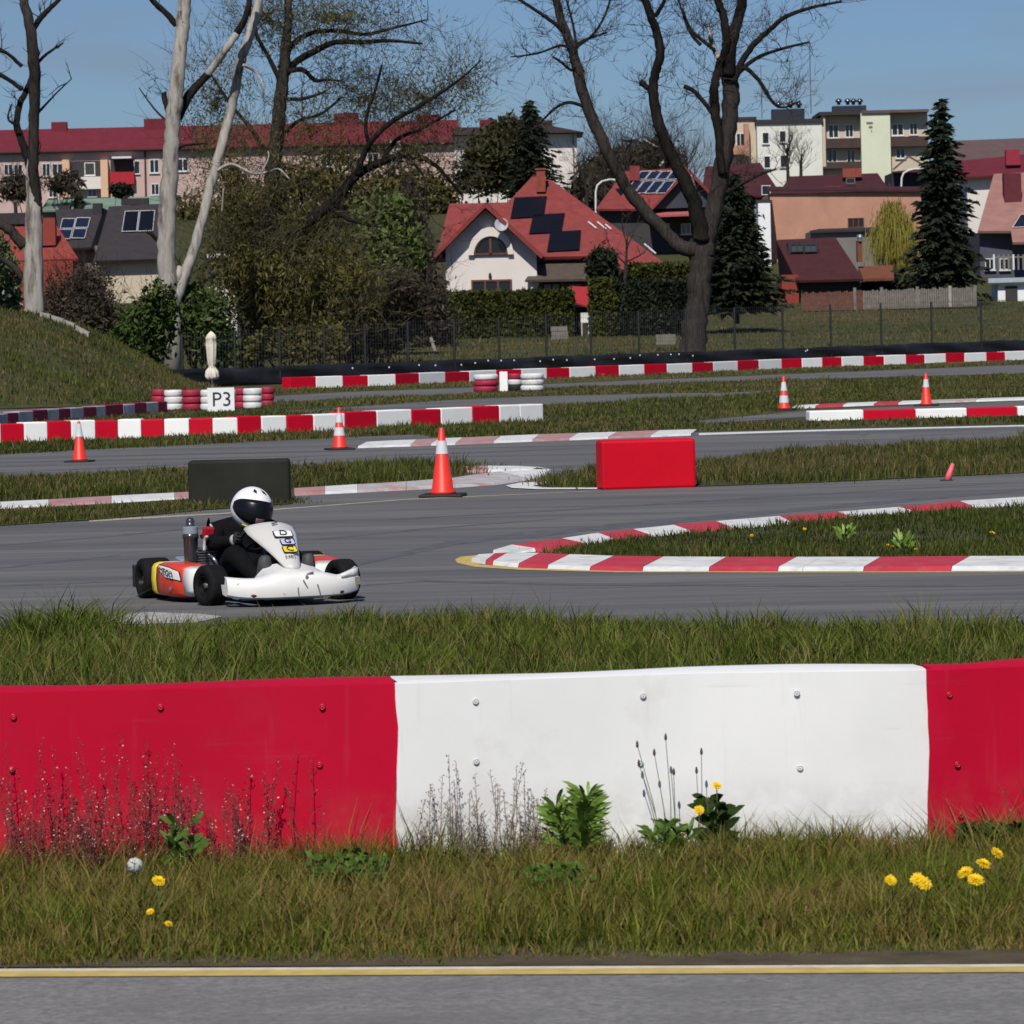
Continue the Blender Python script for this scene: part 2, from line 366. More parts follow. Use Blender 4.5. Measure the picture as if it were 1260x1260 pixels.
sheet('middle_track', [(340, 506), (420, 502), (560, 492), (700, 487), (840, 484), (885, 484), (1020, 477), (1020, 479), (885, 489), (840, 490), (700, 498), (560, 506), (420, 512)], .006, ASPH)
sheet('far_track', [(-90, 510), (0, 505), (190, 497), (337, 488), (420, 483), (560, 478), (668, 473), (840, 466), (1260, 449), (1350, 445), (1350, 457), (1260, 460), (840, 471), (668, 478), (560, 485), (420, 491), (337, 496), (190, 501), (0, 511), (-90, 516)], .006, ASPH)
ISL_L = [(-90, 596), (0, 590), (230, 580), (360, 574), (500, 572), (570, 574), (590, 578), (560, 590), (500, 597), (364, 604), (360, 621), (250, 629), (130, 640), (0, 648), (-90, 655)]
ISL_R = [(668, 591), (735, 577), (860, 571), (900, 566), (1000, 556), (1130, 549), (1260, 546), (1350, 543), (1350, 579), (1260, 583), (1000, 595), (850, 600), (735, 602), (690, 602), (660, 598)]
ISL_M = [(676, 681), (700, 677), (753, 668), (850, 658), (973, 647), (1047, 640), (1123, 632), (1197, 627), (1260, 625), (1350, 620), (1350, 689), (1260, 689), (840, 690), (757, 689), (700, 686)]
for nm, p in (('left_island', ISL_L), ('right_island', ISL_R), ('infield_island', ISL_M)): sheet(nm, p, .014, TURF)
sheet('soil_edge', [(-150, 1192), (1400, 1187), (1400, 1170), (-150, 1175)], .004, DIRT)
# painted edge lines
def stripe(name, pts, z, m, label=None):
    return sheet(name, pts, z, m)
stripe('edge_line', [(-150, 1196), (1400, 1189), (1400, 1199), (-150, 1206)], .0078, CREAM)
stripe('yellow_edge_line', [(-150, 1199.5), (1400, 1192.5), (1400, 1199.5), (-150, 1206.5)], .0092, YELLOW)
stripe('pale_edge_line', [(110, 640.5), (275, 632), (500, 615), (735, 604.5), (735, 605), (500, 615.8), (275, 633.4), (110, 643)], .0082, mat('faded_line', (.36, .32, .24), .85, .3, 8))
stripe('white_edge_line', [(860, 533.5), (1000, 529.5), (1260, 523.5), (1350, 520.5), (1350, 522), (1260, 525.2), (1000, 531.5), (860, 536)], .0084, KWHITE)
stripe('yellow_tip', [(560, 690), (566, 686.5), (590, 684), (604, 685), (588, 691), (590, 696), (640, 700), (760, 704.2), (1000, 704.8), (1350, 704.4), (1350, 705.6), (1000, 706), (760, 705.6), (640, 702.5), (585, 699), (563, 694)], .0088, YELLOW)
stripe('concrete_patch', [(128, 761), (180, 755), (245, 757), (275, 760), (240, 768), (150, 770)], .0095, mat('worn_concrete', (.34, .33, .31), .85, .3, 6, .2, .2))
stripe('white_line_loop', [(622, 599), (640, 595.5), (668, 594), (690, 591), (668, 597), (655, 599.5), (668, 601.5), (735, 601.7), (735, 603.5), (660, 603.5), (630, 602)], .0155, KWHITE)
MARK = mat('tyre_mark', (.098, .097, .106), .8, .3, 4, .1, .25)
for k, (pts, w_) in enumerate([([(0, 672), (120, 662), (250, 650), (330, 644)], 1.2), ([(0, 700), (90, 690), (150, 684)], 1.6), ([(390, 664), (440, 660), (520, 652), (700, 638)], 1.4), ([(160, 712), (178, 708), (230, 700), (300, 690)], .9), ([(420, 700), (560, 668), (760, 648), (960, 630), (1260, 604)], 5.5), ([(440, 722), (520, 716), (700, 720), (1000, 722), (1260, 722)], 2.2), ([(0, 722), (60, 720), (150, 716)], 2.0), ([(480, 640), (700, 628), (950, 612), (1260, 594)], 1.2),
    ([(880, 537), (900, 534), (925, 535), (980, 533)], .9), ([(1015, 536), (1045, 534.5), (1062, 536), (1075, 533)], .9), ([(1110, 538), (1160, 535), (1230, 532)], .8), ([(0, 582), (120, 577), (200, 573), (420, 560)], 1.3), ([(450, 562), (620, 556), (720, 552)], 1.2)]):
    up = []; lo_ = []
    for i in range(len(pts) - 1):
        for f in (0, .25, .5, .75):
            x = pts[i][0] + (pts[i + 1][0] - pts[i][0]) * f; y = pts[i][1] + (pts[i + 1][1] - pts[i][1]) * f; e = w_ * 1.7 * (.3 + .5 * math.sin(math.pi * min(1, (i + f + .15) / (len(pts) - 1)))) * random.uniform(.7, 1.1)
            up.append((x, y - e / 2)); lo_.append((x, y + e / 2))
    sheet('tyre_mark', up + [pts[-1]] + lo_[::-1], .0072 + .00004 * k, MARK)
# ------------------------------------------------------------------ kerbs: low concrete blocks painted red and white
def kerb(label, near, far, h=.035):
    """near / far: lists of pixel points, one seam per entry plus the colour of the block that follows"""
    t = thing('kerb', label, 'kerb', G(*near[0][:2]))
    for i in range(len(near) - 1):
        a, b, c, d = G(*near[i][:2]), G(*near[i + 1][:2]), G(*far[i + 1]), G(*far[i])
        m = {'r': KRED, 'w': KWHITE, 'x': KWORN, 'p': KPALE}[near[i][2]]
        up = Vector((0, 0, h))
        sh = lambda p, q: p + (q - p) * .004
        lo = [sh(a, b), sh(b, a), sh(c, d), sh(d, c)]
        mid = [(q + up) for q in lo]
        MB().hexa(lo, [mid[0] + (mid[3] - mid[0]) * .06 , mid[1] + (mid[2] - mid[1]) * .06, mid[2] - (mid[2] - mid[1]) * .06, mid[3] - (mid[3] - mid[0]) * .06]).build('kerb_block', m, t, world=True)
    return t
n1 = [(580, 693, 'w'), (597, 695.5, 'r'), (606, 696.5, 'w'), (637, 699.5, 'r'), (673, 701.5, 'w'), (725, 703.5, 'r'), (790, 704, 'w'), (872, 704, 'r'), (957, 704, 'w'), (987, 704, 'w'), (1062, 704, 'r'), (1170, 703.6, 'w'), (1260, 703.5, 'r'), (1350, 703.3, 'w')]
f1 = [(590, 687), (610, 685.5), (626, 684.5), (665, 685), (703, 686.5), (757, 688.5), (818, 689.5), (895, 690), (982, 690), (1013, 690), (1085, 690), (1195, 689), (1285, 689), (1375, 689)]
kerb('flat red and white kerb along the near side of the grassy infield island', n1, f1)
n2 = [(628, 682, 'w'), (660, 680, 'r'), (690, 679, 'r'), (722, 674, 'w'), (756, 668, 'r'), (800, 663, 'w'), (850, 658, 'r'), (900, 653.5, 'w'), (975, 647, 'r'), (1047, 640, 'w'), (1123, 632.5, 'r'), (1197, 627, 'w'), (1275, 624.5, 'r'), (1350, 621, 'w')]
f2 = [(606, 682), (628, 675), (662, 670.5), (690, 667), (735, 660), (778, 655.5), (828, 650), (880, 645.5), (958, 639), (1030, 634), (1105, 628), (1180, 620.5), (1260, 615), (1335, 611)]
kerb('flat red and white kerb along the far side of the infield island with dandelions', n2, f2)
n3 = [(440, 552, 'w'), (470, 551, 'w'), (505, 550, 'p'), (530, 549, 'w'), (560, 548, 'p'), (607, 546, 'w'), (655, 544, 'p'), (700, 542.5, 'w'), (748, 540.5, 'p'), (800, 538.5, 'w'), (850, 536.5, 'w')]
f3 = [(452, 546), (476, 544.5), (513, 543), (541, 541.5), (570, 540.5), (617, 538.5), (664, 536.5), (712, 535), (760, 533.5), (812, 531.5), (858, 530.5)]
kerb('worn red and white kerb across the far side of the second track behind the cones', n3, f3)
n4 = [(-60, 631, 'p'), (0, 628, 'w'), (60, 625.5, 'p'), (137, 621, 'w'), (215, 616.5, 'p'), (233, 615.5, 'p')]
f4 = [(-60, 624), (0, 621), (60, 618), (137, 613.5), (215, 609.5), (233, 608.5)]
kerb('red and white kerb in the grass left of the black block', n4, f4)
n5 = [(362, 611, 'p'), (400, 609, 'w'), (440, 607, 'x'), (500, 604, 'x'), (560, 601, 'x'), (610, 597.5, 'x'), (650, 592, 'w'), (672, 586, 'w'), (678, 581, 'w')]
f5 = [(362, 604), (400, 601.5), (440, 599, ), (500, 595.5), (555, 591), (588, 586), (612, 583), (650, 581.5), (660, 578.5)]
kerb('worn greyish kerb curving round the grass behind the large cone', n5, f5)
n5b = [(575, 583, 'p'), (600, 582, 'w'), (640, 580.5, 'w'), (678, 581, 'w')]
f5b = [(570, 576.5), (600, 576), (640, 576.5), (664, 578)]
kerb('short worn kerb with a rusty end at the tip of the left grass tongue', n5b, f5b)
n6 = [(974, 503.5, 'w'), (1003, 502, 'r'), (1037, 500.5, 'w'), (1075, 499, 'r'), (1105, 498, 'w'), (1140, 496.5, 'x'), (1200, 494.5, 'w'), (1275, 492, 'x'), (1350, 489, 'w')]
f6 = [(980, 500.5), (1009, 499), (1043, 497.5), (1081, 496), (1111, 495), (1146, 493.8), (1206, 492), (1281, 489.5), (1356, 486.5)]
kerb('low flat kerb behind the right hand white and red barrier', n6, f6)
# ------------------------------------------------------------------ barriers
def barrier(label, seams, cols, base, H, th, mats_, parent_name='safety_barrier', bev=.015, jit=.006, taper=None):
    rs = random.Random(len(seams))
    t = thing(parent_name, label, 'barrier', G(seams[0], interp(base, seams[0])))
    for i in range(len(seams) - 1):
        a = G(seams[i], interp(base, seams[i])); b = G(seams[i + 1], interp(base, seams[i + 1]))
        n = Vector((b - a)).cross(Vector((0, 0, 1))).normalized()
        if n.y > 0: n = -n
        a = a + n * rs.uniform(0, jit); b = b + n * rs.uniform(0, jit)
        h = H + rs.uniform(-.012, .012)
        e = (b - a).normalized() * .003
        lo = [a + e, b - e, b - e - n * th, a + e - n * th]
        lo = [v + Vector((0, 0, -.02)) for v in lo]
        hi = [v + Vector((0, 0, h + .02)) for v in lo]
        MB().hexa(lo, hi).build('panel', mats_[cols[i]], t, world=True, bevel=bev)
    return t
far_seams = [357, 389, 422, 453, 487, 516, 548, 578, 611, 642, 673, 701, 733, 762, 793, 821, 852, 878, 908, 934, 962, 987, 1012, 1036, 1063, 1088, 1115, 1138, 1164, 1187, 1214, 1237, 1262, 1285, 1310, 1334]
far_base = [(300, 481), (357, 478.5), (485, 474), (600, 468.5), (700, 464.5), (840, 459), (960, 453.5), (1260, 442.5), (1350, 439)]
barrier('long low red and white barrier below the black fence skirt', far_seams, ''.join('rw'[i % 2] for i in range(len(far_seams) - 1)), far_base, .34, .4, {'r': RED_F, 'w': WHITE_F}, bev=.02)
near_seams = [-60, -28, 2, 30, 59, 88, 118, 145, 174, 202, 233, 262, 293, 322, 353, 386, 425, 464, 507, 543, 582, 615, 640, 669]
near_base = [(-60, 548), (0, 545), (140, 540), (280, 537), (420, 531), (610, 521.5), (669, 518.5)]
barrier('red and white barrier across the grass left of the middle ending in a white block', near_seams, 'rwrwrwrwrwrwrwrwrwrwrww'.replace('rwrww', 'rwrww'), near_base, .325, .4, {'r': RED_F, 'w': WHITE_F}, bev=.02)
barrier('low white and red barrier on the right behind the second track', [996, 1063, 1127, 1190, 1252, 1315, 1380], 'wrwrwr', [(996, 518), (1260, 511), (1380, 508)], .17, .3, {'r': RED_F, 'w': WHITE_F}, bev=.02)
dark_seams = [-40, -24, -8, 10, 23, 41, 59, 73, 87, 103, 119, 130, 152, 166, 181, 195, 206]
barrier('dark shaded red and grey barrier at the foot of the grassy bank', dark_seams, ''.join('wr'[i % 2] for i in range(len(dark_seams) - 1)), [(-40, 528), (0, 524), (206, 507)], .25, .35, {'r': DKRED, 'w': DKWHITE})
# ---- the near barrier: belt panels bolted over a tyre core
FB_H = .62
def fb_base(px):      # foot of the near barrier from its top edge in the photo
    top = interp([(-200, 853.5), (0, 848), (485, 837), (750, 827.5), (860, 824), (1140, 820), (1260, 815), (1500, 806)], px) + 4.5
    u, v = unroll(px, top); d = (CAM_H - FB_H) * F_PX / v
    return Vector((u / F_PX * d, d, 0))
fb = thing('belt_barrier', 'long red white red rubber belt barrier with bolts in the foreground grass', 'barrier', fb_base(487))
def belt_panel(x0, x1, m, proud, seed, ragged=False):
    rs = np.random.RandomState(seed); n, k = 40, 14
    rings = []
    for i in range(n + 1):
        px = x0 + (x1 - x0) * i / n
        p = fb_base(px); t = (fb_base(px + 5) - fb_base(px - 5)).normalized(); nn = Vector((t.y, -t.x, 0))
        ring = []
        for j in range(k + 1):
            z = -.05 + (FB_H + .05) * j / k
            wv = .004 * math.sin(i * .23 + seed) * math.sin(j * .3) + .0015 * math.sin(i * .6 + j * .25 + seed)
            edge = t * (rs.normal() * .0018 + .006 * math.sin(j * .55 + seed)) * (1 - (j / k) ** 6) if i in (0, n) else Vector((0, 0, 0))
            ring.append(p + nn * (proud + wv) + Vector((0, 0, z)) + edge)
        tb = ring[-1]
        ring.append(tb - nn * .012 + Vector((0, 0, .004)))
        ring.append(tb - nn * (.22 + .05 * math.sin(i * .2 + seed)) + Vector((0, 0, .004)))
        ring.append(p - nn * .27 + Vector((0, 0, -.05)))
        rings.append(ring)
    o = MB().loft(rings).build('belt_panel', m, fb, smooth=True, world=True); o.data.set_sharp_from_angle(angle=R(40)); return o
belt_panel(-160, 490, RED, 0.0, 1); belt_panel(486, 1141, WHITE, .008, 2); belt_panel(1139, 1400, RED, .018, 3)
strap = MB()
def belt_pt(px, py, proud):
    p = fb_base(px); t = (fb_base(px + 5) - fb_base(px - 5)).normalized(); nn = Vector((t.y, -t.x, 0)); q = p + nn * proud
    u, v = unroll(px, py); return Vector((q.x, q.y, CAM_H - v / F_PX * q.y)), nn
bolt_me = {}
for px, py, c in [(584, 863, 'w'), (790, 856, 'w'), (980, 853, 'w'), (583, 937, 'w'), (785, 939, 'w'), (982, 945, 'w'), (16, 882, 'r'), (197, 870, 'r'), (396, 870, 'r'), (391, 941, 'r'), (1165, 855, 'r'), (1173, 941, 'r'), (1176, 1003, 'r'), (13, 947, 'r')]:
    pr = {'w': .008, 'r': 0.0}[c] if px < 1140 else .018
    q, nn = belt_pt(px, py, pr + .006)
    if c not in bolt_me:
        bolt_me[c] = MB().lathe([(.011, 0), (.010, .002), (.0085, .0035), (.0065, .0035), (.006, .0015), (.0035, .0015), (.003, .004), (.0, .0045)], 14).mesh('bolt', mat('white_bolt', (.62, .62, .63), .35, .06, 20, 0, .5) if c == 'w' else mat('red_bolt', (.44, .008, .03), .4, .1, 20, 0, .5), True)
    o = link('bolt', bolt_me[c], fb); o.location = q - fb.location; o.rotation_euler = nn.to_track_quat('Z', 'Y').to_euler()
# ------------------------------------------------------------------ big blocks
def block(name, label, px0, px1, b0, b1, H, th, m, chamf=.03):
    a, b = G(px0, b0), G(px1, b1); t = thing(name, label, 'barrier block', (a + b) / 2)
    n = (b - a).cross(Vector((0, 0, 1))).normalized()
    n = n if n.y < 0 else -n
    lo = [a, b, b - n * th, a - n * th]
    MB().hexa(lo, [v + Vector((0, 0, H)) for v in lo]).build('body', m, t, world=True, bevel=chamf)
    return t
REDBLOCK = mat('red_block', (.55, .003, .016), .6, .09, 1.2, .08, .12)
block('red_block', 'big bright red barrier block at the edge of the track', 741, 857, 603.6, 600.2, .535, .36, REDBLOCK)
block('black_block', 'big black barrier block behind the kart driver', 232, 357, 623, 620.2, .47, .22, BLOCKBLK)
# ------------------------------------------------------------------ traffic cones
def cone(label, px, py, hpx, bands, tip=True):
    g = G(px, py); H = hpx / S(g.y); r0, r1 = H * .165, H * .035; z0 = H * .06
    t = thing('traffic_cone', label, 'traffic cone', g, random.uniform(-.4, .4), 'orange and white traffic cones on the track')
    bs = H * .31
    MB().box((0, 0, z0 * .45), (bs * 2, bs * 2, z0 * .9)).build('base', BLACKRUB, t, bevel=H * .02)
    rr = lambda f: r0 + (r1 - r0) * f
    MB().lathe([(r0 * 1.18, z0 * .9), (r0 * 1.12, z0 * 1.5), (rr(.06), z0 + H * .06), (rr(1), H * .985), (rr(1) * .6, H), (0.001, H)], 24).build('cone_body', CONE, t, smooth=True)
    for a, b in bands:
        MB().lathe([(rr(a), z0 + (H - z0) * a), (rr(a) + .004, z0 + (H - z0) * a), (rr(b) + .004, z0 + (H - z0) * b), (rr(b), z0 + (H - z0) * b)], 24).build('reflective_band', BAND, t, smooth=False)
cone('largest traffic cone with one white band standing in the middle of the track', 545, 612, 86, [(.60, .80)])
cone('traffic cone with a white upper band in front of the left red and white barrier', 98, 569, 51, [(.60, .93)])
cone('traffic cone with two white bands beside the left red and white barrier', 418, 554, 53, [(.30, .50), (.62, .86)])
cone('small traffic cone with two white bands at the end of the right kerb', 965, 505, 42, [(.18, .40), (.55, .82)])
cone('small traffic cone with one white band behind the low right barrier', 1140, 500, 41, [(.55, .80)])
# pink marker
g = G(1168, 592); t = thing('pink_marker', 'small pink leaning marker at the edge of the right grass', 'marker', g)
PINK = mat('pink_plastic', (.75, .12, .16), .5, .1, 10)
MB().tube([(-.02, 0, .0), (.0, 0, .07), (.045, 0, .19)], [.042, .034, .018], 8).build('marker_body', PINK, t, smooth=True)
MB().box((-.03, 0, .008), (.13, .13, .016)).build('marker_base', BLACKRUB, t)
# ------------------------------------------------------------------ painted tyre walls
def tyre_profile(R_, W_):
    return [(R_ * .58, 0.0), (R_ * .86, 0.0), (R_ * .97, W_ * .14), (R_, W_ * .3), (R_, W_ * .7), (R_ * .97, W_ * .86), (R_ * .86, W_), (R_ * .58, W_), (R_ * .55, W_ * .8), (R_ * .55, W_ * .2), (R_ * .58, 0)]
TYRED = mat('tyre_red', (.33, .02, .05), .6, .15, 6, .05, .35, c2=(.16, .03, .05), thr=(.55, .75), s2=5)
TYWHITE = mat('tyre_white', (.66, .66, .65), .6, .12, 6, .05, .35, c2=(.40, .39, .38), thr=(.55, .75), s2=5)
def tyre_stack(px, py, dpx, cols, label, dy=0.0, h=.157, group='painted tyre stacks'):
    g = G(px, py); g = Vector((g.x * (g.y + dy) / g.y, g.y + dy, 0)); Rr = dpx / 2 / S(g.y)
    t = thing('tyre_stack', label, 'tyre stack', g, 0, group)
    for i, c in enumerate(cols):
        o = MB().lathe(tyre_profile(Rr * random.uniform(.97, 1.03), h), 26).build('tyre', {'r': TYRED, 'w': TYWHITE, 'k': BLACKRUB}[c], t, smooth=True)
        o.location = (random.uniform(-.012, .012), random.uniform(-.012, .012), i * (h + .002))
tyre_stack(197, 504, 19, 'rrr', 'dark red tyre stack at the left end of the P3 tyre wall', .25)
tyre_stack(214, 505, 23, 'www', 'white tyre stack, second from the left end of the P3 tyre wall')
tyre_stack(236, 505, 24, 'rrr', 'wide dark red tyre stack left of the P3 sign')
tyre_stack(258, 505, 23, 'www', 'white tyre stack partly behind the left edge of the P3 sign')
tyre_stack(279, 505, 22, 'www', 'white tyre stack hidden behind the P3 sign', .04)
tyre_stack(296, 503, 18, 'rrr', 'dark red tyre stack just right of the P3 sign', .2)
tyre_stack(311, 503, 23, 'www', 'white tyre stack right of the P3 sign')
tyre_stack(329, 501, 18, 'rrr', 'dark red tyre stack at the right end of the P3 tyre wall', .2)
gs = G(273, 506); sg = thing('sign_board', 'white sign board reading P3 leaning on the tyre wall', 'sign', (gs.x, gs.y - .02, 0))
SIGNW = mat('sign_white', (.78, .79, .80), .5, .04, 3); INK = mat('black_ink', (.02, .021, .03), .6, .1, 10)
sc = S(gs.y)
MB().box((0, -.20, .27), (33 / sc, .015, 29 / sc)).build('board', SIGNW, sg)
o = link('lettering', text_mesh('P3', 25 / sc, INK, .002), sg); o.location = (.02, -.211, .26); o.rotation_euler = (R(90), 0, 0)
tyre_stack(598, 482, 30, 'rrw', 'tyre stack with two red tyres under a white one by the far barrier')
tyre_stack(634, 481, 17, 'kwr', 'narrow tyre stack with a red top right of the white post', .15)
tyre_stack(655, 481, 28, 'www', 'white tyre stack at the right of the small far tyre wall')
gp = G(620, 482); pt = thing('marker_post', 'upright white marker board between the small far tyre stacks', 'post', gp)
MB().box((0, -.12, .27), (10 / S(gp.y), .06, .55)).build('board', WHITE_F, pt, bevel=.01)
MB().tube([(-.05, -.08, -.05), (-.05, -.08, .57)], .02, 6).build('stake', STEEL, pt)
# ------------------------------------------------------------------ folded parasol
pd = 98.0; pb = P(261, 470, pd); par = thing('parasol', 'closed cream parasol tied round its pole behind the P3 tyre wall', 'parasol', (pb.x, pd, 0))
CANVAS = mat('canvas', (.66, .60, .50), .85, .12, 9, .2, .2)
MB().tube([(0, 0, -.05), (0, 0, 1.78)], .022, 8).build('pole', STEEL, par)
rings = []
for k, (z, r) in enumerate([(.66, .125), (.72, .15), (.85, .135), (.93, .075), (.97, .062), (1.02, .085), (1.25, .10), (1.5, .115), (1.62, .105), (1.64, .12), (1.72, .09), (1.80, .02)]):
    rings.append([Vector((r * (1 + .22 * math.cos(7 * a * 2 * math.pi / 28 + k * .25)) * math.cos(a * 2 * math.pi / 28) , r * (1 + .22 * math.cos(7 * a * 2 * math.pi / 28 + k * .25)) * math.sin(a * 2 * math.pi / 28), z + .02 * math.sin(a * 1.7))) for a in range(28)])
MB().loft(rings).build('canopy', CANVAS, par, smooth=True)
MB().lathe([(.07, .93), (.078, .95), (.07, .97)], 12).build('tie', mat('tie_cloth', (.5, .45, .38), .8), par)
# ------------------------------------------------------------------ grassy bank on the left
def bank_h(x, y):
    r = np.interp(x, [-40, -25, -15.1, -14.1, -13.3, -12.2, -11.2, -10.3, -9.6], [3.4, 3.2, 2.55, 2.4, 2.1, 1.45, .8, .25, -.05])
    return r * np.clip(1 - np.abs((y - 124) / 21.0) ** 1.6, 0, 1) + .12 * (value_noise(x, y, 2.3, 5) - .5) * (r > .2) - .03
bx = np.linspace(-40, -9.3, 70); by = np.linspace(101, 148, 60); X, Y = np.meshgrid(bx, by); Z = bank_h(X.ravel(), Y.ravel())
V = np.stack([X.ravel(), Y.ravel(), Z], 1); nx = len(bx); ii, jj = np.meshgrid(np.arange(59), np.arange(nx - 1), indexing='ij'); b0 = (ii * nx + jj).ravel()
tag(link('grassy_bank', fastmesh('grassy_bank', V, np.stack([b0, b0 + 1, b0 + nx + 1, b0 + nx], 1).ravel(), np.arange(len(b0)) * 4, TURF, smooth=True)), kind='structure')
grass('bank_grass', [(-22, 102), (-9.6, 104), (-9.6, 140), (-22, 128)], 42000, 0.06, .26, .032, GRASS_B, 21, .35, 3.0, bank_h)
# pale slab edge along the bank ridge
mb = MB()
CONC = mat('old_concrete', (.32, .30, .27), .9, .25, 4, .3)
sl = thing('concrete_edging', 'broken pale concrete slabs along the ridge of the grassy bank', 'concrete slabs', P(80, 405, 125))
for (a, b) in (((50, 397), (62, 404)), ((64, 405), (78, 413)), ((79, 413), (92, 421)), ((94, 424), (110, 432))):
    q0, q1 = P(*a, 122.5), P(*b, 122.5); q0.z = float(bank_h(np.array([q0.x]), np.array([122.5]))[0]) + .10; q1.z = float(bank_h(np.array([q1.x]), np.array([122.5]))[0]) + .10; MB().hexa([q0 + Vector((0, -.15, -.3)), q1 + Vector((0, -.15, -.3)), q1 + Vector((0, .3, -.3)), q0 + Vector((0, .3, -.3))],
        [q0 + Vector((0, -.15, .05)), q1 + Vector((0, -.15, .04)), q1 + Vector((0, .3, .06)), q0 + Vector((0, .3, .03))]).build('slab', CONC, sl, world=True)
# ------------------------------------------------------------------ grass
def gpx(pts): return [tuple(G(a, b)[:2]) for a, b in pts]
def fbp(px, off):
    p = fb_base(px); return (p.x, p.y + off)
front_poly = gpx([(-60, 1190), (1320, 1185)]) + [fbp(1330, -.02), fbp(900, -.02), fbp(487, -.02), fbp(-70, -.02)]
edge_y = lambda x: (G(630, 1188)).y
def front_h(x, y):
    k = np.clip((y - edge_y(0) - .03 + .08 * value_noise(x, y, .25, 77)) / .45, .10, 1)
    near = np.clip((y - (fb_base(630).y - .5)) / .5, 0, 1)
    left = np.clip((.3 - x) / 1.5, 0, 1)
    return k * (1 + near * (.22 + .25 * left))
grass('verge_grass', front_poly, 105000, .05, .165, .0041, GRASS_M, 31, .42, .34, None, front_h, lean=.55)
grass('verge_tall_grass', front_poly, 16000, .09, .20, .0048, GRASS_M, 33, .5, .30, None, front_h, lean=.5, cluster=.5)
back_poly = [fbp(-70, .46), fbp(487, .46), fbp(900, .46), fbp(1330, .46)] + gpx([(1330, 773), (900, 773), (630, 767), (430, 760), (300, 764), (245, 771), (130, 775), (-70, 780)])
def back_h(x, y):
    return np.clip(.55 + .8 * value_noise(x, y, 2.2, 90), .6, 1.25)
grass('strip_grass', back_poly, 160000, .04, .155, .0058, GRASS_D, 32, .22, .5, None, back_h, lean=.7)
grass('strip_tall_grass', back_poly, 40000, .09, .25, .0068, GRASS_D, 34, .3, .45, None, back_h, lean=.55, cluster=.5)
grass('strip_tuft_grass', gpx([(15, 792), (60, 800), (115, 794), (150, 782), (85, 772), (30, 778)]), 2600, .08, .36, .008, GRASS_D, 35, .1, .5, None, None, lean=.85)
for i, (nm, p, c, h0, h1, w_, sd, dr) in enumerate([
    ('infield_grass', gpx(ISL_M), 45000, .04, .15, .011, 41, .15),
    ('left_tongue_grass', gpx([(-90, 596), (0, 590), (230, 580), (360, 574), (500, 572), (570, 574), (590, 578), (560, 588), (500, 595), (364, 603), (240, 607), (137, 612), (0, 619), (-90, 623)]), 26000, .05, .20, .016, 42, .2),
    ('left_edge_grass', gpx([(-90, 634), (0, 631), (137, 624.5), (236, 619), (360, 612), (360, 620), (250, 628), (130, 639), (0, 647), (-90, 654)]), 12000, .03, .13, .014, 50, .3),
    ('right_tongue_grass', gpx(ISL_R), 40000, .06, .24, .014, 43, .3),
    ('barrier_grass', gpx([(-90, 565), (0, 560), (270, 546), (420, 539), (515, 534), (560, 540), (668, 536), (668, 519), (420, 532), (280, 538), (0, 546), (-90, 550)]), 26000, .05, .17, .02, 44, .2),
    ('middle_grass', gpx([(668, 536), (840, 531), (1000, 527), (1350, 519), (1350, 511), (1260, 513), (997, 519), (868, 523), (850, 519), (985, 503), (974, 499.5), (1081, 495), (1281, 488.5), (1350, 486), (1350, 458), (1260, 461), (1020, 467), (1020, 479), (885, 489), (840, 490), (700, 498), (668, 500)]), 50000, .04, .15, .026, 45, .3),
    ('far_grass', gpx([(340, 497), (420, 491), (560, 485), (668, 479), (840, 471), (1020, 466), (1020, 477), (885, 484), (840, 484), (700, 487), (560, 492), (420, 502), (340, 506)]), 14000, .04, .13, .03, 46, .5),
    ('far_barrier_grass', gpx([(340, 486), (560, 477), (840, 465), (1260, 449), (1350, 445), (1350, 439), (1260, 443), (840, 459), (357, 479), (336, 482)]), 12000, .04, .14, .035, 47, .55),
    ('tyre_wall_grass', gpx([(-80, 526), (0, 522), (190, 503), (336, 498), (340, 506), (430, 503), (430, 509), (200, 519), (0, 527)]), 8000, .04, .14, .025, 48, .25)]):
    grass(nm, p, c, h0, h1, w_, GRASS_B, sd, dr, 2.5)
field = [(-12, 142), (0, 162), (18, 182), (30, 192), (40, 200), (46, 280), (-40, 280), (-30, 160)]
grass('field_grass', field, 90000, .08, .32, .05, GRASS_B, 49, .55, 6.0, lambda x, y: np.interp(y, TY, TZ))
# ------------------------------------------------------------------ go-kart
KPHI = R(-68.5)
anchor = G(190, 736.5)
off = Matrix.Rotation(KPHI, 3, 'Z') @ Vector((-.5, -.55, 0))
kart = thing('go_kart', 'white nosed racing go-kart with red and yellow side pod cornering on the track', 'go-kart', anchor - off, KPHI)
KW = mat('kart_white', (.76, .75, .71), .35, .05, 5, 0, .5, coat=.3, c2=(.16, .14, .12), thr=(.665, .74), s2=9)
KWC = mat('kart_white_clean', (.76, .755, .73), .35, .05, 5, 0, .5, coat=.3)
KRD = mat('kart_red', (.62, .045, .018), .35, .08, 7, 0, .5, coat=.3, c2=(.4, .03, .02), thr=(.55, .7), s2=9)
KYL = mat('kart_yellow', (.72, .55, .03), .4, .06, 7, 0, .5)
KBLK = mat('kart_black', (.014, .014, .016), .5, .2, 12, 0, .4)
RUB = mat('tyre_rubber', (.009, .009, .010), .8, .25, 25, .15, .12, c2=(.022, .021, .02), thr=(.55, .8), s2=8)
RIM = mat('rim_grey', (.03, .03, .033), .35, .1, 20, 0, .5, metal=.8)
TUBE = mat('frame_tube', (.08, .09, .11), .4, .1, 20, 0, .5)
ALU = mat('aluminium', (.5, .5, .5), .3, .15, 30, .1, .5, metal=.9)
BLUE = mat('tray_blue', (.12, .30, .55), .4, .1, 10)
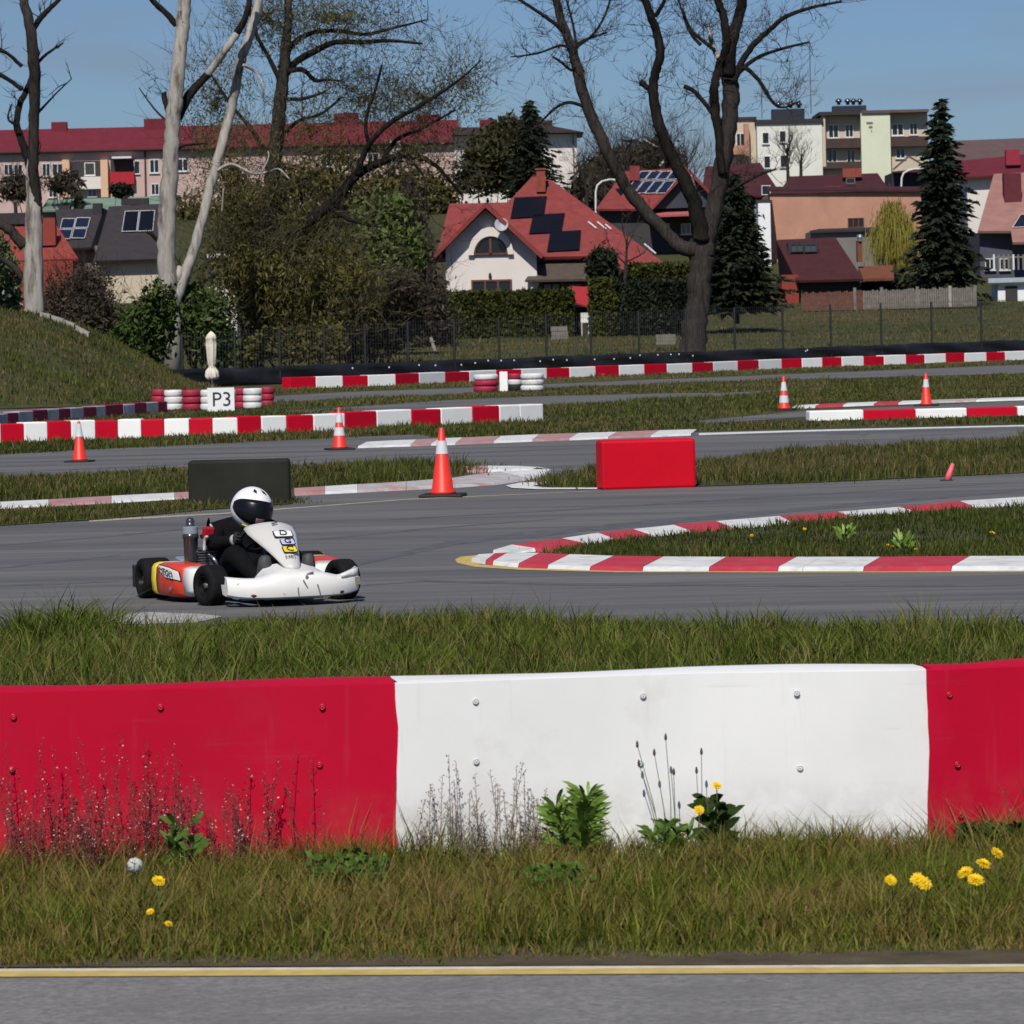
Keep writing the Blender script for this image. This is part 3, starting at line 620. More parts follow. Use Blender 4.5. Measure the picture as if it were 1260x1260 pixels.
REDP = mat('engine_red', (.35, .012, .02), .35, .1, 10)
GREYBL = mat('tank_grey', (.22, .27, .31), .4, .1, 10, 0, .4)
def wheel(x, y, Rr, W_, steer, name):
    wl = link('wheel', MB().tube([(0, -W_ * .36, 0), (0, W_ * .36, 0)], Rr * .14, 14).mesh('hub', TUBE, True), kart)
    wl.location = (x, y, Rr); wl.rotation_euler = (0, 0, steer)
    m = Matrix.Rotation(R(90), 4, 'X')
    pr = [(Rr * .50, -W_ * .46), (Rr * .72, -W_ * .5), (Rr * .92, -W_ * .47), (Rr * .985, -W_ * .40), (Rr, -W_ * .25), (Rr * 1.003, 0), (Rr, W_ * .25), (Rr * .985, W_ * .40), (Rr * .92, W_ * .47), (Rr * .72, W_ * .5), (Rr * .50, W_ * .46), (Rr * .48, W_ * .3), (Rr * .48, -W_ * .3), (Rr * .50, -W_ * .46)]
    MB().lathe(pr, 40, m=m).build('tyre', RUB, wl, smooth=True)
    MB().lathe([(Rr * .49, -W_ * .44), (Rr * .45, -W_ * .44), (Rr * .40, -W_ * .25), (Rr * .2, -W_ * .22), (Rr * .2, W_ * .22), (Rr * .40, W_ * .25), (Rr * .45, W_ * .44), (Rr * .49, W_ * .44), (Rr * .49, -W_ * .44)], 32, m=m).build('rim', RIM, wl, smooth=False)
ST = R(13)
wheel(-.5, -.55, .139, .205, 0, 'rear'); wheel(-.5, .55, .139, .205, 0, 'rear')
wheel(.5, -.455, .136, .14, ST, 'front'); wheel(.5, .455, .136, .14, ST, 'front')
MB().tube([(-.5, -.5, .139), (-.5, .5, .139)], .022, 12).build('rear_axle', ALU, kart, smooth=True)
fr = MB()
for s in (-1, 1):
    fr.tube([(-.62, s * .30, .075), (-.3, s * .32, .07), (.1, s * .26, .065), (.45, s * .22, .065), (.8, s * .20, .075)], .015, 8)
    fr.tube([(.5, s * .22, .065), (.5, s * .38, .13)], .014, 8)
    fr.tube([(-.35, s * .32, .07), (-.35, s * .56, .10), (.2, s * .50, .10), (.2, s * .27, .07)], .012, 8)
    fr.tube([(.5, s * .37, .09), (.5, s * .37, .17)], .014, 8)
fr.tube([(.5, -.38, .13), (.5, .38, .13)], .010, 6); fr.tube([(-.1, -.3, .068), (-.1, .3, .068)], .014, 8); fr.tube([(-.6, -.3, .075), (-.6, .3, .075)], .014, 8)
fr.build('chassis_frame', TUBE, kart, smooth=True)
MB().prism([(-.1, -.27, .045), (.45, -.22, .045), (.85, -.2, .045), (.85, .2, .045), (.45, .22, .045), (-.1, .27, .045)], (0, 0, .012)).build('floor_tray', BLUE, kart)
MB().box((.62, -.30, .055), (.34, .05, .02)).box((.76, -.2, .055), (.05, .2, .02)).build('bumper_support', BLUE, kart)
# rear bumper
rb = MB(); rb.tube([(-.66, -.62, .15), (-.71, -.4, .15), (-.71, .4, .15), (-.66, .62, .15)], .035, 10)
for s in (-1, 1): rb.box((-.655, s * .60, .15), (.05, .10, .15)).tube([(-.6, s * .3, .08), (-.75, s * .3, .16)], .014, 8)
rb.build('rear_bumper', KBLK, kart, bevel=.008)
# seat: a curved shell
seat = []
for x, z, wd, dp in [(.02, .10, .16, .05), (-.12, .075, .18, .08), (-.28, .075, .19, .13), (-.42, .12, .19, .16), (-.50, .24, .185, .13), (-.55, .38, .16, .08), (-.56, .43, .12, .05)]:
    seat.append([Vector((x + dp * .5 * (a / 6) ** 2, wd * a / 6, z + dp * abs(a / 6) ** 2.4)) for a in range(-6, 7)])
so = MB().loft(seat, cap=False, closed=False).build('seat', KBLK, kart, smooth=True); sm = so.modifiers.new('s', 'SOLIDIFY'); sm.thickness = .012
# engine on the right
en = link('engine', MB().box((-.27, -.30, .16), (.20, .17, .17)).box((-.23, -.27, .28), (.10, .11, .13)).mesh('engine', mat('engine_cast', (.12, .12, .12), .5, .3, 20, .3, .4, metal=.6)), kart)
fb_ = MB()
for k in range(7): fb_.box((-.23, -.27, .23 + k * .018), (.125, .135, .006))
fb_.build('cylinder_fin', ALU, en)
MB().lathe([(.03, .15), (.043, .19), (.046, .30), (.050, .41), (.055, .415), (.055, .44), (.048, .445), (.05, .46), (.045, .495), (.028, .50), (.03, .53), (.022, .55), (.0, .555)], 22, c=(-.22, -.37, 0)).build('airbox', mat('airbox_black', (.03, .031, .034), .3, .15, 12, 0, .5, coat=.4), en, smooth=True)
MB().lathe([(.052, .445), (.052, .49), (.044, .495), (.044, .445)], 22, c=(-.22, -.37, 0)).build('airbox_collar', GREYBL, en, smooth=False)
MB().tube([(-.22, -.37, .30), (-.2, -.32, .32), (-.2, -.28, .31)], .025, 10).tube([(-.21, -.30, .42), (-.18, -.26, .44), (-.16, -.24, .36)], .016, 8).build('intake_hose', KBLK, en, smooth=True)
MB().box((-.17, -.26, .445), (.05, .075, .085), ry=.2).build('ignition_coil', REDP, en, bevel=.01)
MB().lathe([(.0, -.02), (.026, -.02), (.028, .0), (.02, .03), (.012, .05), (0, .055)], 12, c=(-.15, -.24, .37)).tube([(-.16, -.25, .30), (-.12, -.23, .26), (-.13, -.2, .2)], .012, 8).build('carburettor', ALU, en, smooth=True)
MB().tube([(-.34, -.30, .20), (-.45, -.28, .22), (-.60, -.20, .22), (-.72, -.05, .20)], [.03, .045, .05, .03], 12).build('exhaust', mat('exhaust_grey', (.16, .17, .18), .4, .2, 15, 0, .5, metal=.6), kart, smooth=True)
MB().box((-.40, -.36, .245), (.14, .10, .06), ry=.12).build('chain_guard', GREYBL, kart, bevel=.012)
# side pods: loft along x of a rounded section
def pod_ring(x, s, yo, yi, z0, z1, n=14):
    ring = []
    for k in range(n):
        a = 2 * math.pi * k / n; c, q = math.cos(a), math.sin(a)
        sg = lambda v: math.copysign(abs(v) ** .45, v)
        ring.append(Vector((x, s * ((yo + yi) / 2 + (yo - yi) / 2 * sg(c)), (z0 + z1) / 2 + (z1 - z0) / 2 * sg(q))))
    return ring
for s in (-1, 1):
    secs = [(-.335, .605, .42, .055, .245), (-.29, .63, .40, .04, .262), (-.175, .632, .39, .036, .264), (-.1, .625, .36, .035, .265), (.08, .60, .35, .035, .262), (.19, .555, .34, .045, .25), (.25, .50, .34, .07, .225), (.275, .45, .35, .10, .20)]
    cut = [(0, 3, 'y'), (2, 6, 'r'), (5, 8, 'w')]
    pod = link('side_pod', MB().loft([pod_ring(x, s, a, b, c, d) for x, a, b, c, d in secs[2:6]]).mesh('side_pod', KRD, True), kart)
    MB().loft([pod_ring(x, s, a, b, c, d) for x, a, b, c, d in secs[0:3]]).build('rear_band', KYL, pod, smooth=True)
    MB().loft([pod_ring(x, s, a, b, c, d) for x, a, b, c, d in secs[5:8]]).build('front_end', KWC, pod, smooth=True)
    if s < 0:
        # white logo flash with dark outline and lettering on the outer face
        def on_pod(x, z, lift=.004):
            f = lambda k: interp([(q[0], q[k]) for q in secs], x)
            yo, yi, z0, z1 = f(1), f(2), f(3), f(4)
            q = min(.97, abs((z - (z0 + z1) / 2) / ((z1 - z0) / 2))) ** (1 / .45)
            y = (yo + yi) / 2 + (yo - yi) / 2 * math.sqrt(1 - q * q) ** .45
            return Vector((x, -(y + lift), z + lift * .4))
        def flash(pts, lift, nm, m):
            xs = [p[0] for p in pts]; nn = 14; top, bot = [], []
            for k in range(nn + 1):
                x = min(xs) + (max(xs) - min(xs)) * (.01 + .98 * k / nn); cr = []
                for i in range(len(pts)):
                    (xa, za), (xb, zb) = pts[i], pts[(i + 1) % len(pts)]
                    if (xa > x) != (xb > x): cr.append(za + (zb - za) * (x - xa) / (xb - xa))
                top.append(max(cr)); bot.append(min(cr))
            MB().loft([[on_pod(min(xs) + (max(xs) - min(xs)) * (.01 + .98 * k / nn), bot[k] + (top[k] - bot[k]) * j / 5, lift) for j in range(6)] for k in range(nn + 1)], cap=False, closed=False).build(nm, m, pod, smooth=True)
        o1 = [(-.155, .250), (-.08, .248), (.06, .238), (.17, .212), (.19, .145), (.10, .158), (.0, .163), (-.07, .19)]
        cx = sum(p[0] for p in o1) / len(o1); cz = sum(p[1] for p in o1) / len(o1)
        flash(o1, .003, 'logo_outline', mat('logo_dark', (.05, .02, .025), .5)); flash([(cx + (x - cx) * .92, cz + (z - cz) * .86) for x, z in o1], .006, 'logo_flash', KWC)
        me = text_mesh('MEGO', .068, INK, .001); o = link('lettering', me, pod)
        o.matrix_local = Matrix.Translation(on_pod(.01, .200, .010)) @ Matrix.Rotation(R(5), 4, 'Z') @ Matrix.Rotation(R(7), 4, 'Y') @ Matrix.Rotation(R(86), 4, 'X') @ Matrix.Diagonal((1.25, .85, 1, 1))
        MB().lathe([(.0, 0), (.018, 0), (.018, .008), (.009, .012), (.0, .012)], 12, m=Matrix.Rotation(R(90), 4, 'X'), c=on_pod(.06, .095, .0)).build('pod_bolt', ALU, pod)
# front fairing: loft across the width
rings = []
for i in range(17):
    y = -.45 + .90 * i / 16; q = abs(y) / .45
    sw = .15 * q ** 2.6; hood = max(0, 1 - (abs(y) / .27) ** 3) if abs(y) < .27 else 0
    lipz = .188 + .022 * hood + (.045 if y > 0 else .012) * max(0, (q - .70) / .30) ** 1.5; low = .058 + .02 * q ** 6
    bx_ = .86 - sw * .5 - .16 * hood; bz = lipz - .02 + .085 * hood
    rings.append([Vector(p) for p in ((.955 - sw, y, low), (.985 - sw, y, low + .012), (.998 - sw, y, .12), (.985 - sw, y, lipz - .025), (.972 - sw, y, lipz - .006), (.925 - sw, y, lipz + .006 + .012 * hood), (.895 - sw * .7, y, lipz - .004 + .028 * hood), (bx_, y, bz), (bx_ - .012, y, bz - .03), (.85 - sw, y, .15), (.88 - sw, y, low + .01))])
ff = MB().loft(rings).build('front_fairing', KW, kart, smooth=True)
ff.data.set_sharp_from_angle(angle=R(32))
fl = MB()
for s in (1,):                                          # raised wing lip at the outer end, scuffs
    fl.loft([[Vector((.985 - .15 * (abs(y) / .45) ** 2.6 + dx, s * y, z)) for dx, z in ((0, .175), (.010, .19), (.004, .195 + .26 * (y - .3)), (-.03, .20 + .26 * (y - .3)), (-.03, .18))] for y in (.30, .34, .40, .445)])
fl.build('end_lip', KW, ff, smooth=True)
SCUFF = mat('scuff', (.20, .18, .16), .8, .2, 10)
for c_, sz, rx in (((.999, .03, .15), (.004, .008, .06), .5), ((.955, .075, .216), (.03, .05, .006), .3), ((.985, .045, .195), (.012, .014, .02), -.3), ((.998, .12, .12), (.006, .008, .05), .3), ((.999, -.02, .11), (.004, .006, .04), 0), ((.90, .425, .15), (.02, .03, .05), .1)):
    MB().box(c_, sz, rx=rx).build('scuff_mark', SCUFF, ff)
MB().tube([(.80, -.44, .10), (.93, -.3, .085), (.96, 0, .08), (.93, .3, .085), (.80, .44, .10)], .012, 8).build('front_bumper', mat('bumper_dark_red', (.10, .015, .015), .5), kart, smooth=True)
# nose panel
sec = [(.875, .245, .045), (.84, .275, .062), (.77, .325, .085), (.68, .385, .115), (.58, .445, .15), (.50, .488, .172), (.43, .52, .175), (.39, .532, .15), (.365, .53, .115), (.352, .518, .08)]
def nose(x, z, wd, a): return Vector((x - .085 * (a ** 2) * min(1, wd / .17), wd * a, z - .03 * a ** 2 * wd / .17))
np_ = MB().loft([[nose(x, z, wd, a / 6) for a in range(-6, 7)] for x, z, wd in sec], cap=False, closed=False).build('nose_panel', mat('nose_white', (.56, .55, .52), .4, .06, 4, 0, .4, coat=.2), kart, smooth=True)
sm = np_.modifiers.new('s', 'SOLIDIFY'); sm.thickness = .010; sm.offset = -1
mb = MB()
for s in (-1, 1): mb.tube([(.42, s * .06, .50), (.40, s * .05, .33), (.42, s * .03, .1)], .010, 7)
mb.build('panel_bracket', TUBE, np_)
sn = Vector((.545, 0, .838)).normalized()
def on_nose(ch, x, z, size, m, y=0.0, lift=.004, rz=0.0):
    o = link('lettering', text_mesh(ch, size, m, .001), np_)
    up = Vector((-.838, 0, .545)); rt = Vector((0, 1, 0))
    mm = Matrix(((rt.x, up.x, sn.x, 0), (rt.y, up.y, sn.y, 0), (rt.z, up.z, sn.z, 0), (0, 0, 0, 1)))
    o.matrix_local = Matrix.Translation(Vector((x, y, z)) + sn * lift) @ mm @ Matrix.Rotation(rz, 4, 'Z'); return o
def plate(x, z, w_, h_, m, lift, nm, y=0.0):
    up = Vector((-.838, 0, .545)); rt = Vector((0, 1, 0)); c = Vector((x, y, z)) + sn * lift
    MB().poly([c + rt * a * w_ / 2 + up * b * h_ / 2 for a, b in ((-1, -.8), (-.8, -1), (.8, -1), (1, -.8), (1, .8), (.8, 1), (-.8, 1), (-1, .8))]).build(nm, m, np_)
for ch, x, z, y, w1, h1, pm in (('D', .575, .453, .022, .135, .075, KWC), ('G', .655, .403, .026, .10, .068, mat('sticker_lilac', (.45, .45, .62), .4)), ('C', .725, .357, .018, .10, .072, KYL)):
    plate(x, z, w1, h1, INK, .008, 'sticker_outline', y); plate(x, z, w1 * .88, h1 * .84, pm, .011, 'sticker', y)
    on_nose(ch, x, z, h1 * 1.05, INK, y, .016, R(-10))
on_nose('KART', .79, .312, .030, INK, 0, .012)
MB().poly([Vector((.45, -.02, .518)) + sn * .010, Vector((.43, .03, .524)) + sn * .01, Vector((.44, .03, .52)) + sn * .01, Vector((.46, -.01, .51)) + sn * .010]).build('sticker_mark', INK, np_)
# steering
SWC = Vector((.12, .0, .415)); SWN = Vector((-.72, 0, .69)).normalized(); e1 = Vector((0, 1, 0)); e2 = SWN.cross(e1).normalized(); SRr = .125
swp = lambda a, r=SRr: SWC + (e1 * math.cos(a) + e2 * math.sin(a)) * r
mb = MB(); mb.tube([swp(2 * math.pi * k / 28) for k in range(29)], .014, 8, cap=False)
for a in (0, 2.1, 4.2): mb.tube([SWC, swp(a)], .010, 6)
mb.tube([SWC, SWC - SWN * .45], .010, 8); mb.build('steering_wheel', KBLK, kart, smooth=True)
for s in (-1, 1): MB().tube([(.78, s * .13, .07), (.74, s * .13, .20)], .008, 6).tube([(.74, s * .09, .20), (.74, s * .17, .20)], .01, 6).build('pedal', ALU, kart)
MB().box((.3, 0, .13), (.18, .2, .13)).lathe([(.03, .195), (.035, .20), (.035, .225), (.0, .228)], 12, c=(.3, -.04, 0)).build('fuel_tank', mat('fuel_tank', (.30, .28, .24), .4), kart, bevel=.02)
# ------------------------------------------------------------------ driver
drv = thing('person', 'kart driver in black suit and white full face helmet gripping the steering wheel', 'person', anchor - off, KPHI)
SUIT = mat('black_suit', (.006, .006, .007), .85, .3, 14, .4, .08)
GLOVE = mat('black_glove', (.02, .02, .022), .7, .2, 20, .2, .3)
J = {'pelvis': ((-.34, 0, .19), .125), 'belly': ((-.37, .01, .30), .125), 'chest': ((-.37, .03, .42), .135), 'nb': ((-.34, .045, .51), .075), 'neck': ((-.315, .055, .56), .058),
     'sr': ((-.335, -.135, .465), .078), 'er': ((-.13, -.25, .37), .062), 'wr': ((.075, -.14, .405), .033),
     'sl': ((-.33, .215, .465), .078), 'el': ((-.11, .28, .38), .062), 'wl': ((.085, .14, .415), .033),
     'hr': ((-.25, -.10, .18), .092), 'kr': ((.18, -.19, .32), .078), 'ar': ((.60, -.15, .15), .042),
     'hl': ((-.25, .10, .18), .092), 'kl': ((.18, .20, .32), .078), 'al': ((.60, .15, .15), .042)}
E = [('pelvis', 'belly'), ('belly', 'chest'), ('chest', 'nb'), ('nb', 'neck'), ('chest', 'sr'), ('sr', 'er'), ('er', 'wr'), ('chest', 'sl'), ('sl', 'el'), ('el', 'wl'), ('pelvis', 'hr'), ('hr', 'kr'), ('kr', 'ar'), ('pelvis', 'hl'), ('hl', 'kl'), ('kl', 'al')]
ks = list(J); me = bpy.data.meshes.new('body'); me.from_pydata([J[k][0] for k in ks], [(ks.index(a), ks.index(b)) for a, b in E], [])
me.materials.append(SUIT); body = link('body', me, drv)
sk = body.modifiers.new('skin', 'SKIN'); sk.use_smooth_shade = True
for i, k in enumerate(ks):
    sv = me.skin_vertices[0].data[i]; sv.radius = (J[k][1], J[k][1]); sv.use_root = (k == 'pelvis')
sb = body.modifiers.new('sub', 'SUBSURF'); sb.levels = 2; sb.render_levels = 2
for s, k in ((-1, 'wr'), (1, 'wl')):                     # hands closed round the wheel rim: palm, four fingers, thumb
    wv = Vector(J[k][0]); g0 = swp(math.pi if s < 0 else 0.0)
    hand = MB(); rad = (g0 - SWC).normalized(); tan = rad.cross(SWN).normalized()
    pc = g0 + SWN * .022 + rad * .012
    hand.tube([wv, wv * .4 + pc * .6, pc, pc - tan * 0.0 + rad * -.01], [.030, .034, .036, .026], 10)
    for f in range(4):
        b_ = pc + tan * (.030 - .020 * f) + rad * .008; ln = (.9, 1.0, .97, .8)[f]
        hand.tube([b_, b_ + rad * .022 * ln - SWN * .012, b_ + rad * .018 * ln - SWN * .038 * ln, b_ - rad * .010 - SWN * .046 * ln, b_ - rad * .022 * ln - SWN * .030], [.0095, .0092, .0088, .008, .006], 8)
    b_ = pc - rad * .012 + tan * .022
    hand.tube([b_, b_ - rad * .016 + tan * .022 - SWN * .006, b_ - rad * .018 + tan * .034 - SWN * .026], [.011, .010, .007], 8)
    hand.build('hand', GLOVE, drv, smooth=True)
    MB().tube([wv + (Vector(J['er' if s < 0 else 'el'][0]) - wv) * .12, wv + (Vector(J['er' if s < 0 else 'el'][0]) - wv) * .02], .040, 12).build('glove_cuff', mat('cuff_grey', (.32, .32, .33), .6, .2, 20), drv, smooth=True)
for s, k in ((-1, 'ar'), (1, 'al')):
    a = Vector(J[k][0])
    MB().tube([a + Vector((-.02, 0, .02)), a + Vector((.03, 0, -.02)), a + Vector((.075, 0, .03)), a + Vector((.105, 0, .11)), a + Vector((.112, 0, .165)), a + Vector((.11, 0, .18))], [.045, .05, .05, .048, .038, .02], 12).build('shoe', mat('shoe', (.055, .055, .06), .6, .2, 20), drv, smooth=True)
# pale arm patch and shoulder stripe
el = Vector(J['er'][0]); shd = Vector(J['sr'][0])
ptc = mat('suit_patch', (.42, .42, .44), .6, .25, 30)
MB().tube([el + Vector((.05 + .03 * math.cos(a), -.058 + .012 * math.cos(a * .5), .008 + .048 * math.sin(a))) for a in [1.2 + .35 * k for k in range(10)]], .011, 7).build('elbow_patch', ptc, drv, smooth=True)
MB().tube([shd + Vector((.055, -.062, .01)), shd + Vector((.02, -.064, .03))], .008, 6).build('shoulder_stripe', ptc, drv)
# helmet
HC = Vector((-.285, .085, .588)); HYAW, HROLL = R(2), R(-11)
HM = Matrix.Translation(HC) @ Matrix.Rotation(HYAW + R(0), 4, 'Z') @ Matrix.Rotation(R(5), 4, 'Y') @ Matrix.Rotation(HROLL, 4, 'X') @ Matrix.Scale(1.1, 4)
def hp(az, elv, k=1.0):
    c = math.cos(elv); d = Vector((math.cos(az) * c, math.sin(az) * c, math.sin(elv)))
    a, b, cc = (.158 if d.x > 0 else .150), .128, .142
    r = 1 / math.sqrt((d.x / a) ** 2 + (d.y / b) ** 2 + (d.z / cc) ** 2)
    p = d * r
    if p.z < 0: p.x += .030 * (-p.z / .14) * max(0, d.x) ; p.y *= 1 - .25 * (p.z / .14) ** 2
    if p.z < -.118: p.z = -.118 - (p.z + .118) * -.15
    return p * k
hr = []
for i in range(23):
    e_ = -math.pi / 2 + math.pi * i / 22; e_ = max(min(e_, 1.565), -1.565)
    hr.append([HM @ hp(2 * math.pi * k / 36, e_) for k in range(36)])
hel = MB().loft(hr).build('helmet', mat('helmet_white', (.80, .80, .80), .35, .03, 3, 0, .4, coat=.2), drv, smooth=True)
def hpatch(nm, m, az0, az1, lo, hi, k, n=20):
    rr = []
    for i in range(n + 1):
        a = az0 + (az1 - az0) * i / n; t = i / n
        rr.append([HM @ hp(a, lo(t) + (hi(t) - lo(t)) * j / 6, k) for j in range(7)])
    o = MB().loft(rr, cap=False, closed=False).build(nm, m, hel, smooth=True); s_ = o.modifiers.new('s', 'SOLIDIFY'); s_.thickness = .004; return o
VIS = mat('visor', (.006, .006, .008), .3, .1, 5, 0, .3)
hpatch('visor', VIS, R(-85), R(85), lambda t: R(-34) + R(32) * abs(2 * t - 1) ** 2.4, lambda t: R(27) - R(13) * abs(2 * t - 1) ** 5, 1.022)
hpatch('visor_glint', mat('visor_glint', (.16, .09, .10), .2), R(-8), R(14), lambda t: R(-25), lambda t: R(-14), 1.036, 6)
hpatch('chin_vent', KBLK, R(-14), R(14), lambda t: R(-43), lambda t: R(-37), 1.012, 6)
for s in (-1, 1): hpatch('top_vent', KBLK, R(s * 20 - 7), R(s * 20 + 7), lambda t: R(52) - R(6) * t, lambda t: R(57) + R(9) * (1 - t), 1.012, 5)
hpatch('side_vent', mat('vent_grey', (.08, .08, .08), .5), R(38), R(52), lambda t: R(27), lambda t: R(32), 1.01, 5)
hpatch('helmet_sticker', KYL, R(-50), R(-28), lambda t: R(-52), lambda t: R(-41), 1.012, 6)
# ------------------------------------------------------------------ trees
BARK = mat('bark_dark', (.015, .013, .012), .95, .35, 3, .8, .05, (3, 3, .7), c2=(.036, .030, .026), thr=(.52, .72), s2=1.2)
BARK2 = mat('bark_grey', (.040, .035, .032), .95, .5, 4, 1.0, .05, (5, 5, .5), c2=(.018, .015, .014), thr=(.5, .66), s2=1.4)
PALE = mat('bark_pale', (.33, .305, .275), .9, .25, 2.5, .7, .15, (3, 3, .6), c2=(.11, .09, .075), thr=(.53, .66), s2=.9)
TWIG = mat('twig_brown', (.036, .030, .025), .9, .3, 3, 0, .1)
def trace(pts, d, wob=.25, seed=0, ywalk=0.0):
    """photo trace (px, py, width px) -> smoothed world polyline + radii round depth d"""
    rs = random.Random(seed); out = []; rad = []; yo = 0
    n = len(pts)
    P3 = []
    for i, p in enumerate(pts):
        if i: yo += rs.uniform(-wob, wob) + ywalk
        q = P(p[0], p[1], d + yo); P3.append((q, p[2] / 2 / S(d)))
    for i in range(n - 1):                                 # Catmull-Rom with bark knobbliness
        p0 = P3[max(0, i - 1)][0]; p1, r1 = P3[i]; p2, r2 = P3[i + 1]; p3 = P3[min(n - 1, i + 2)][0]
        for k in range(6):
            t = k / 6; t2, t3 = t * t, t * t * t
            q = .5 * ((2 * p1) + (p2 - p0) * t + (2 * p0 - 5 * p1 + 4 * p2 - p3) * t2 + (3 * p1 - p0 - 3 * p2 + p3) * t3)
            r = (r1 + (r2 - r1) * t) * rs.uniform(.96, 1.04)
            out.append(q + Vector((rs.uniform(-.12, .12) * r, 0, 0))); rad.append(r)
    out.append(P3[-1][0]); rad.append(P3[-1][1])
    return out, rad
def twigs(mb, p, d, ln, r, depth, rs, up=.15, spread=.75, nseg=3, kids=(2, 4), gn=3):
    pts = [p]; rad = [r]; dirv = d.normalized()
    for i in range(nseg):
        dirv = (dirv + Vector((rs.gauss(0, .22), rs.gauss(0, .22), rs.gauss(0, .18) + up * .3))).normalized()
        pts.append(pts[-1] + dirv * ln / nseg); rad.append(r * (1 - .75 * (i + 1) / nseg))
    mb.tube(pts, rad, gn, cap=False)
    if depth > 0:
        for _ in range(rs.randint(*kids)):
            k = rs.randint(1, nseg); b = pts[k] ; dd = (pts[k] - pts[k - 1]).normalized()
            side = Vector((rs.gauss(0, 1), rs.gauss(0, 1), rs.gauss(0, 1))); side -= dd * side.dot(dd); side.normalize()
            twigs(mb, b, dd + side * spread * rs.uniform(.6, 1.4) + Vector((0, 0, up)), ln * rs.uniform(.45, .72), max(rad[k] * .75, .012), depth - 1, rs, up, spread, nseg, kids, gn)
def limb_twigs(mb, pts, rad, rs, n, ln, depth, start=.3, up=.25, r=None, kids=(2, 4)):
    m_ = len(pts)
    for _ in range(n):
        i = rs.randint(int(m_ * start), m_ - 1); dd = (pts[i] - pts[max(0, i - 1)]).normalized() if i else Vector((0, 0, 1))
        side = Vector((rs.gauss(0, 1), rs.gauss(0, .7), rs.gauss(.1, .7))).normalized()
        twigs(mb, pts[i], dd * .5 + side, ln * rs.uniform(.5, 1.2), r or max(.02, rad[i] * .22), depth, rs, up, kids=kids)
def tree_from(name, label, d, trunk, limbs, m_tr, m_lb, twig_n, twig_len, seed, depth=2, cat='tree', up=.25, wob=.35, twr=None, group=None, kids=(2, 4), wk=1.0, lk=1.0):
    trunk = [(a, b, c * wk) for a, b, c in trunk]
    p0 = P(trunk[0][0], trunk[0][1], d); z0 = tz(d)
    t = thing(name, label, cat, (p0.x, d, z0), 0, group); rs = random.Random(seed)
    pts, rad = trace(trunk, d, .12, seed); base = Vector((pts[0].x, d, z0 - .3))
    if pts[0].z > z0: pts = [base] + pts; rad = [rad[0] * 1.12] + rad
    MB().tube(pts, rad, 18, rough=.075, seed=seed).build('trunk', m_tr, t, smooth=True, world=True)
    tw = MB(); limb_twigs(tw, pts, rad, rs, twig_n[0], twig_len, depth, .55, up, twr, kids)
    for k, lb in enumerate(limbs):
        mm = lb[0] if not isinstance(lb[0], tuple) else m_lb
        lp = lb[1:] if not isinstance(lb[0], tuple) else lb
        lpts, lrad = trace(lp, d, wob, seed + k + 1); MB().tube(lpts, [r_ * .88 * lk for r_ in lrad], 10, rough=.06, seed=seed + k).build('limb', mm, t, smooth=True, world=True)
        limb_twigs(tw, lpts, lrad, rs, max(2, int(twig_n[1] * len(lpts) / 18)), twig_len, depth, .25, up, twr, kids)
    o = tw.build('twigs', TWIG, t, world=True); o['kind'] = 'stuff'
    return t
# dead tree at the left edge
tree_from('dead_tree', 'bare tree with pale lower trunk and dark top at the left edge behind the bank', 140,
    [(42, 392, 26), (41, 340, 24), (41, 280, 21), (41, 235, 18), (39, 205, 14), (41, 185, 9)],
    [[BARK2, (47, 275, 14), (44, 238, 15), (41, 200, 15), (42, 150, 15), (43, 105, 16), (41, 65, 17), (36, 30, 14), (29, 0, 13), (22, -30, 10)], [BARK, (46, 250, 13), (40, 215, 12), (30, 185, 11), (21, 155, 10), (24, 130, 9), (34, 108, 9), (42, 85, 8)],
     [BARK, (41, 35, 9), (50, 22, 8), (62, 10, 7), (72, 0, 6), (82, -14, 5)], [BARK, (46, 78, 5), (58, 66, 4), (78, 53, 2)], [BARK, (46, 140, 4), (68, 116, 2.5), (88, 97, 1.5)],
     [BARK, (27, 82, 6), (12, 68, 5), (0, 61, 5), (-14, 54, 4)], [BARK, (27, 110, 7), (12, 99, 6), (0, 92, 6), (-14, 85, 5)], [BARK2, (30, 303, 16), (14, 285, 14), (0, 275, 13), (-18, 262, 12)], [BARK2, (28, 342, 11), (14, 326, 9), (-4, 316, 8)],
     [BARK, (22, 155, 4), (10, 146, 3), (14, 128, 2)]],
    PALE, PALE, (4, 4), .9, 3, 1, twr=.028)
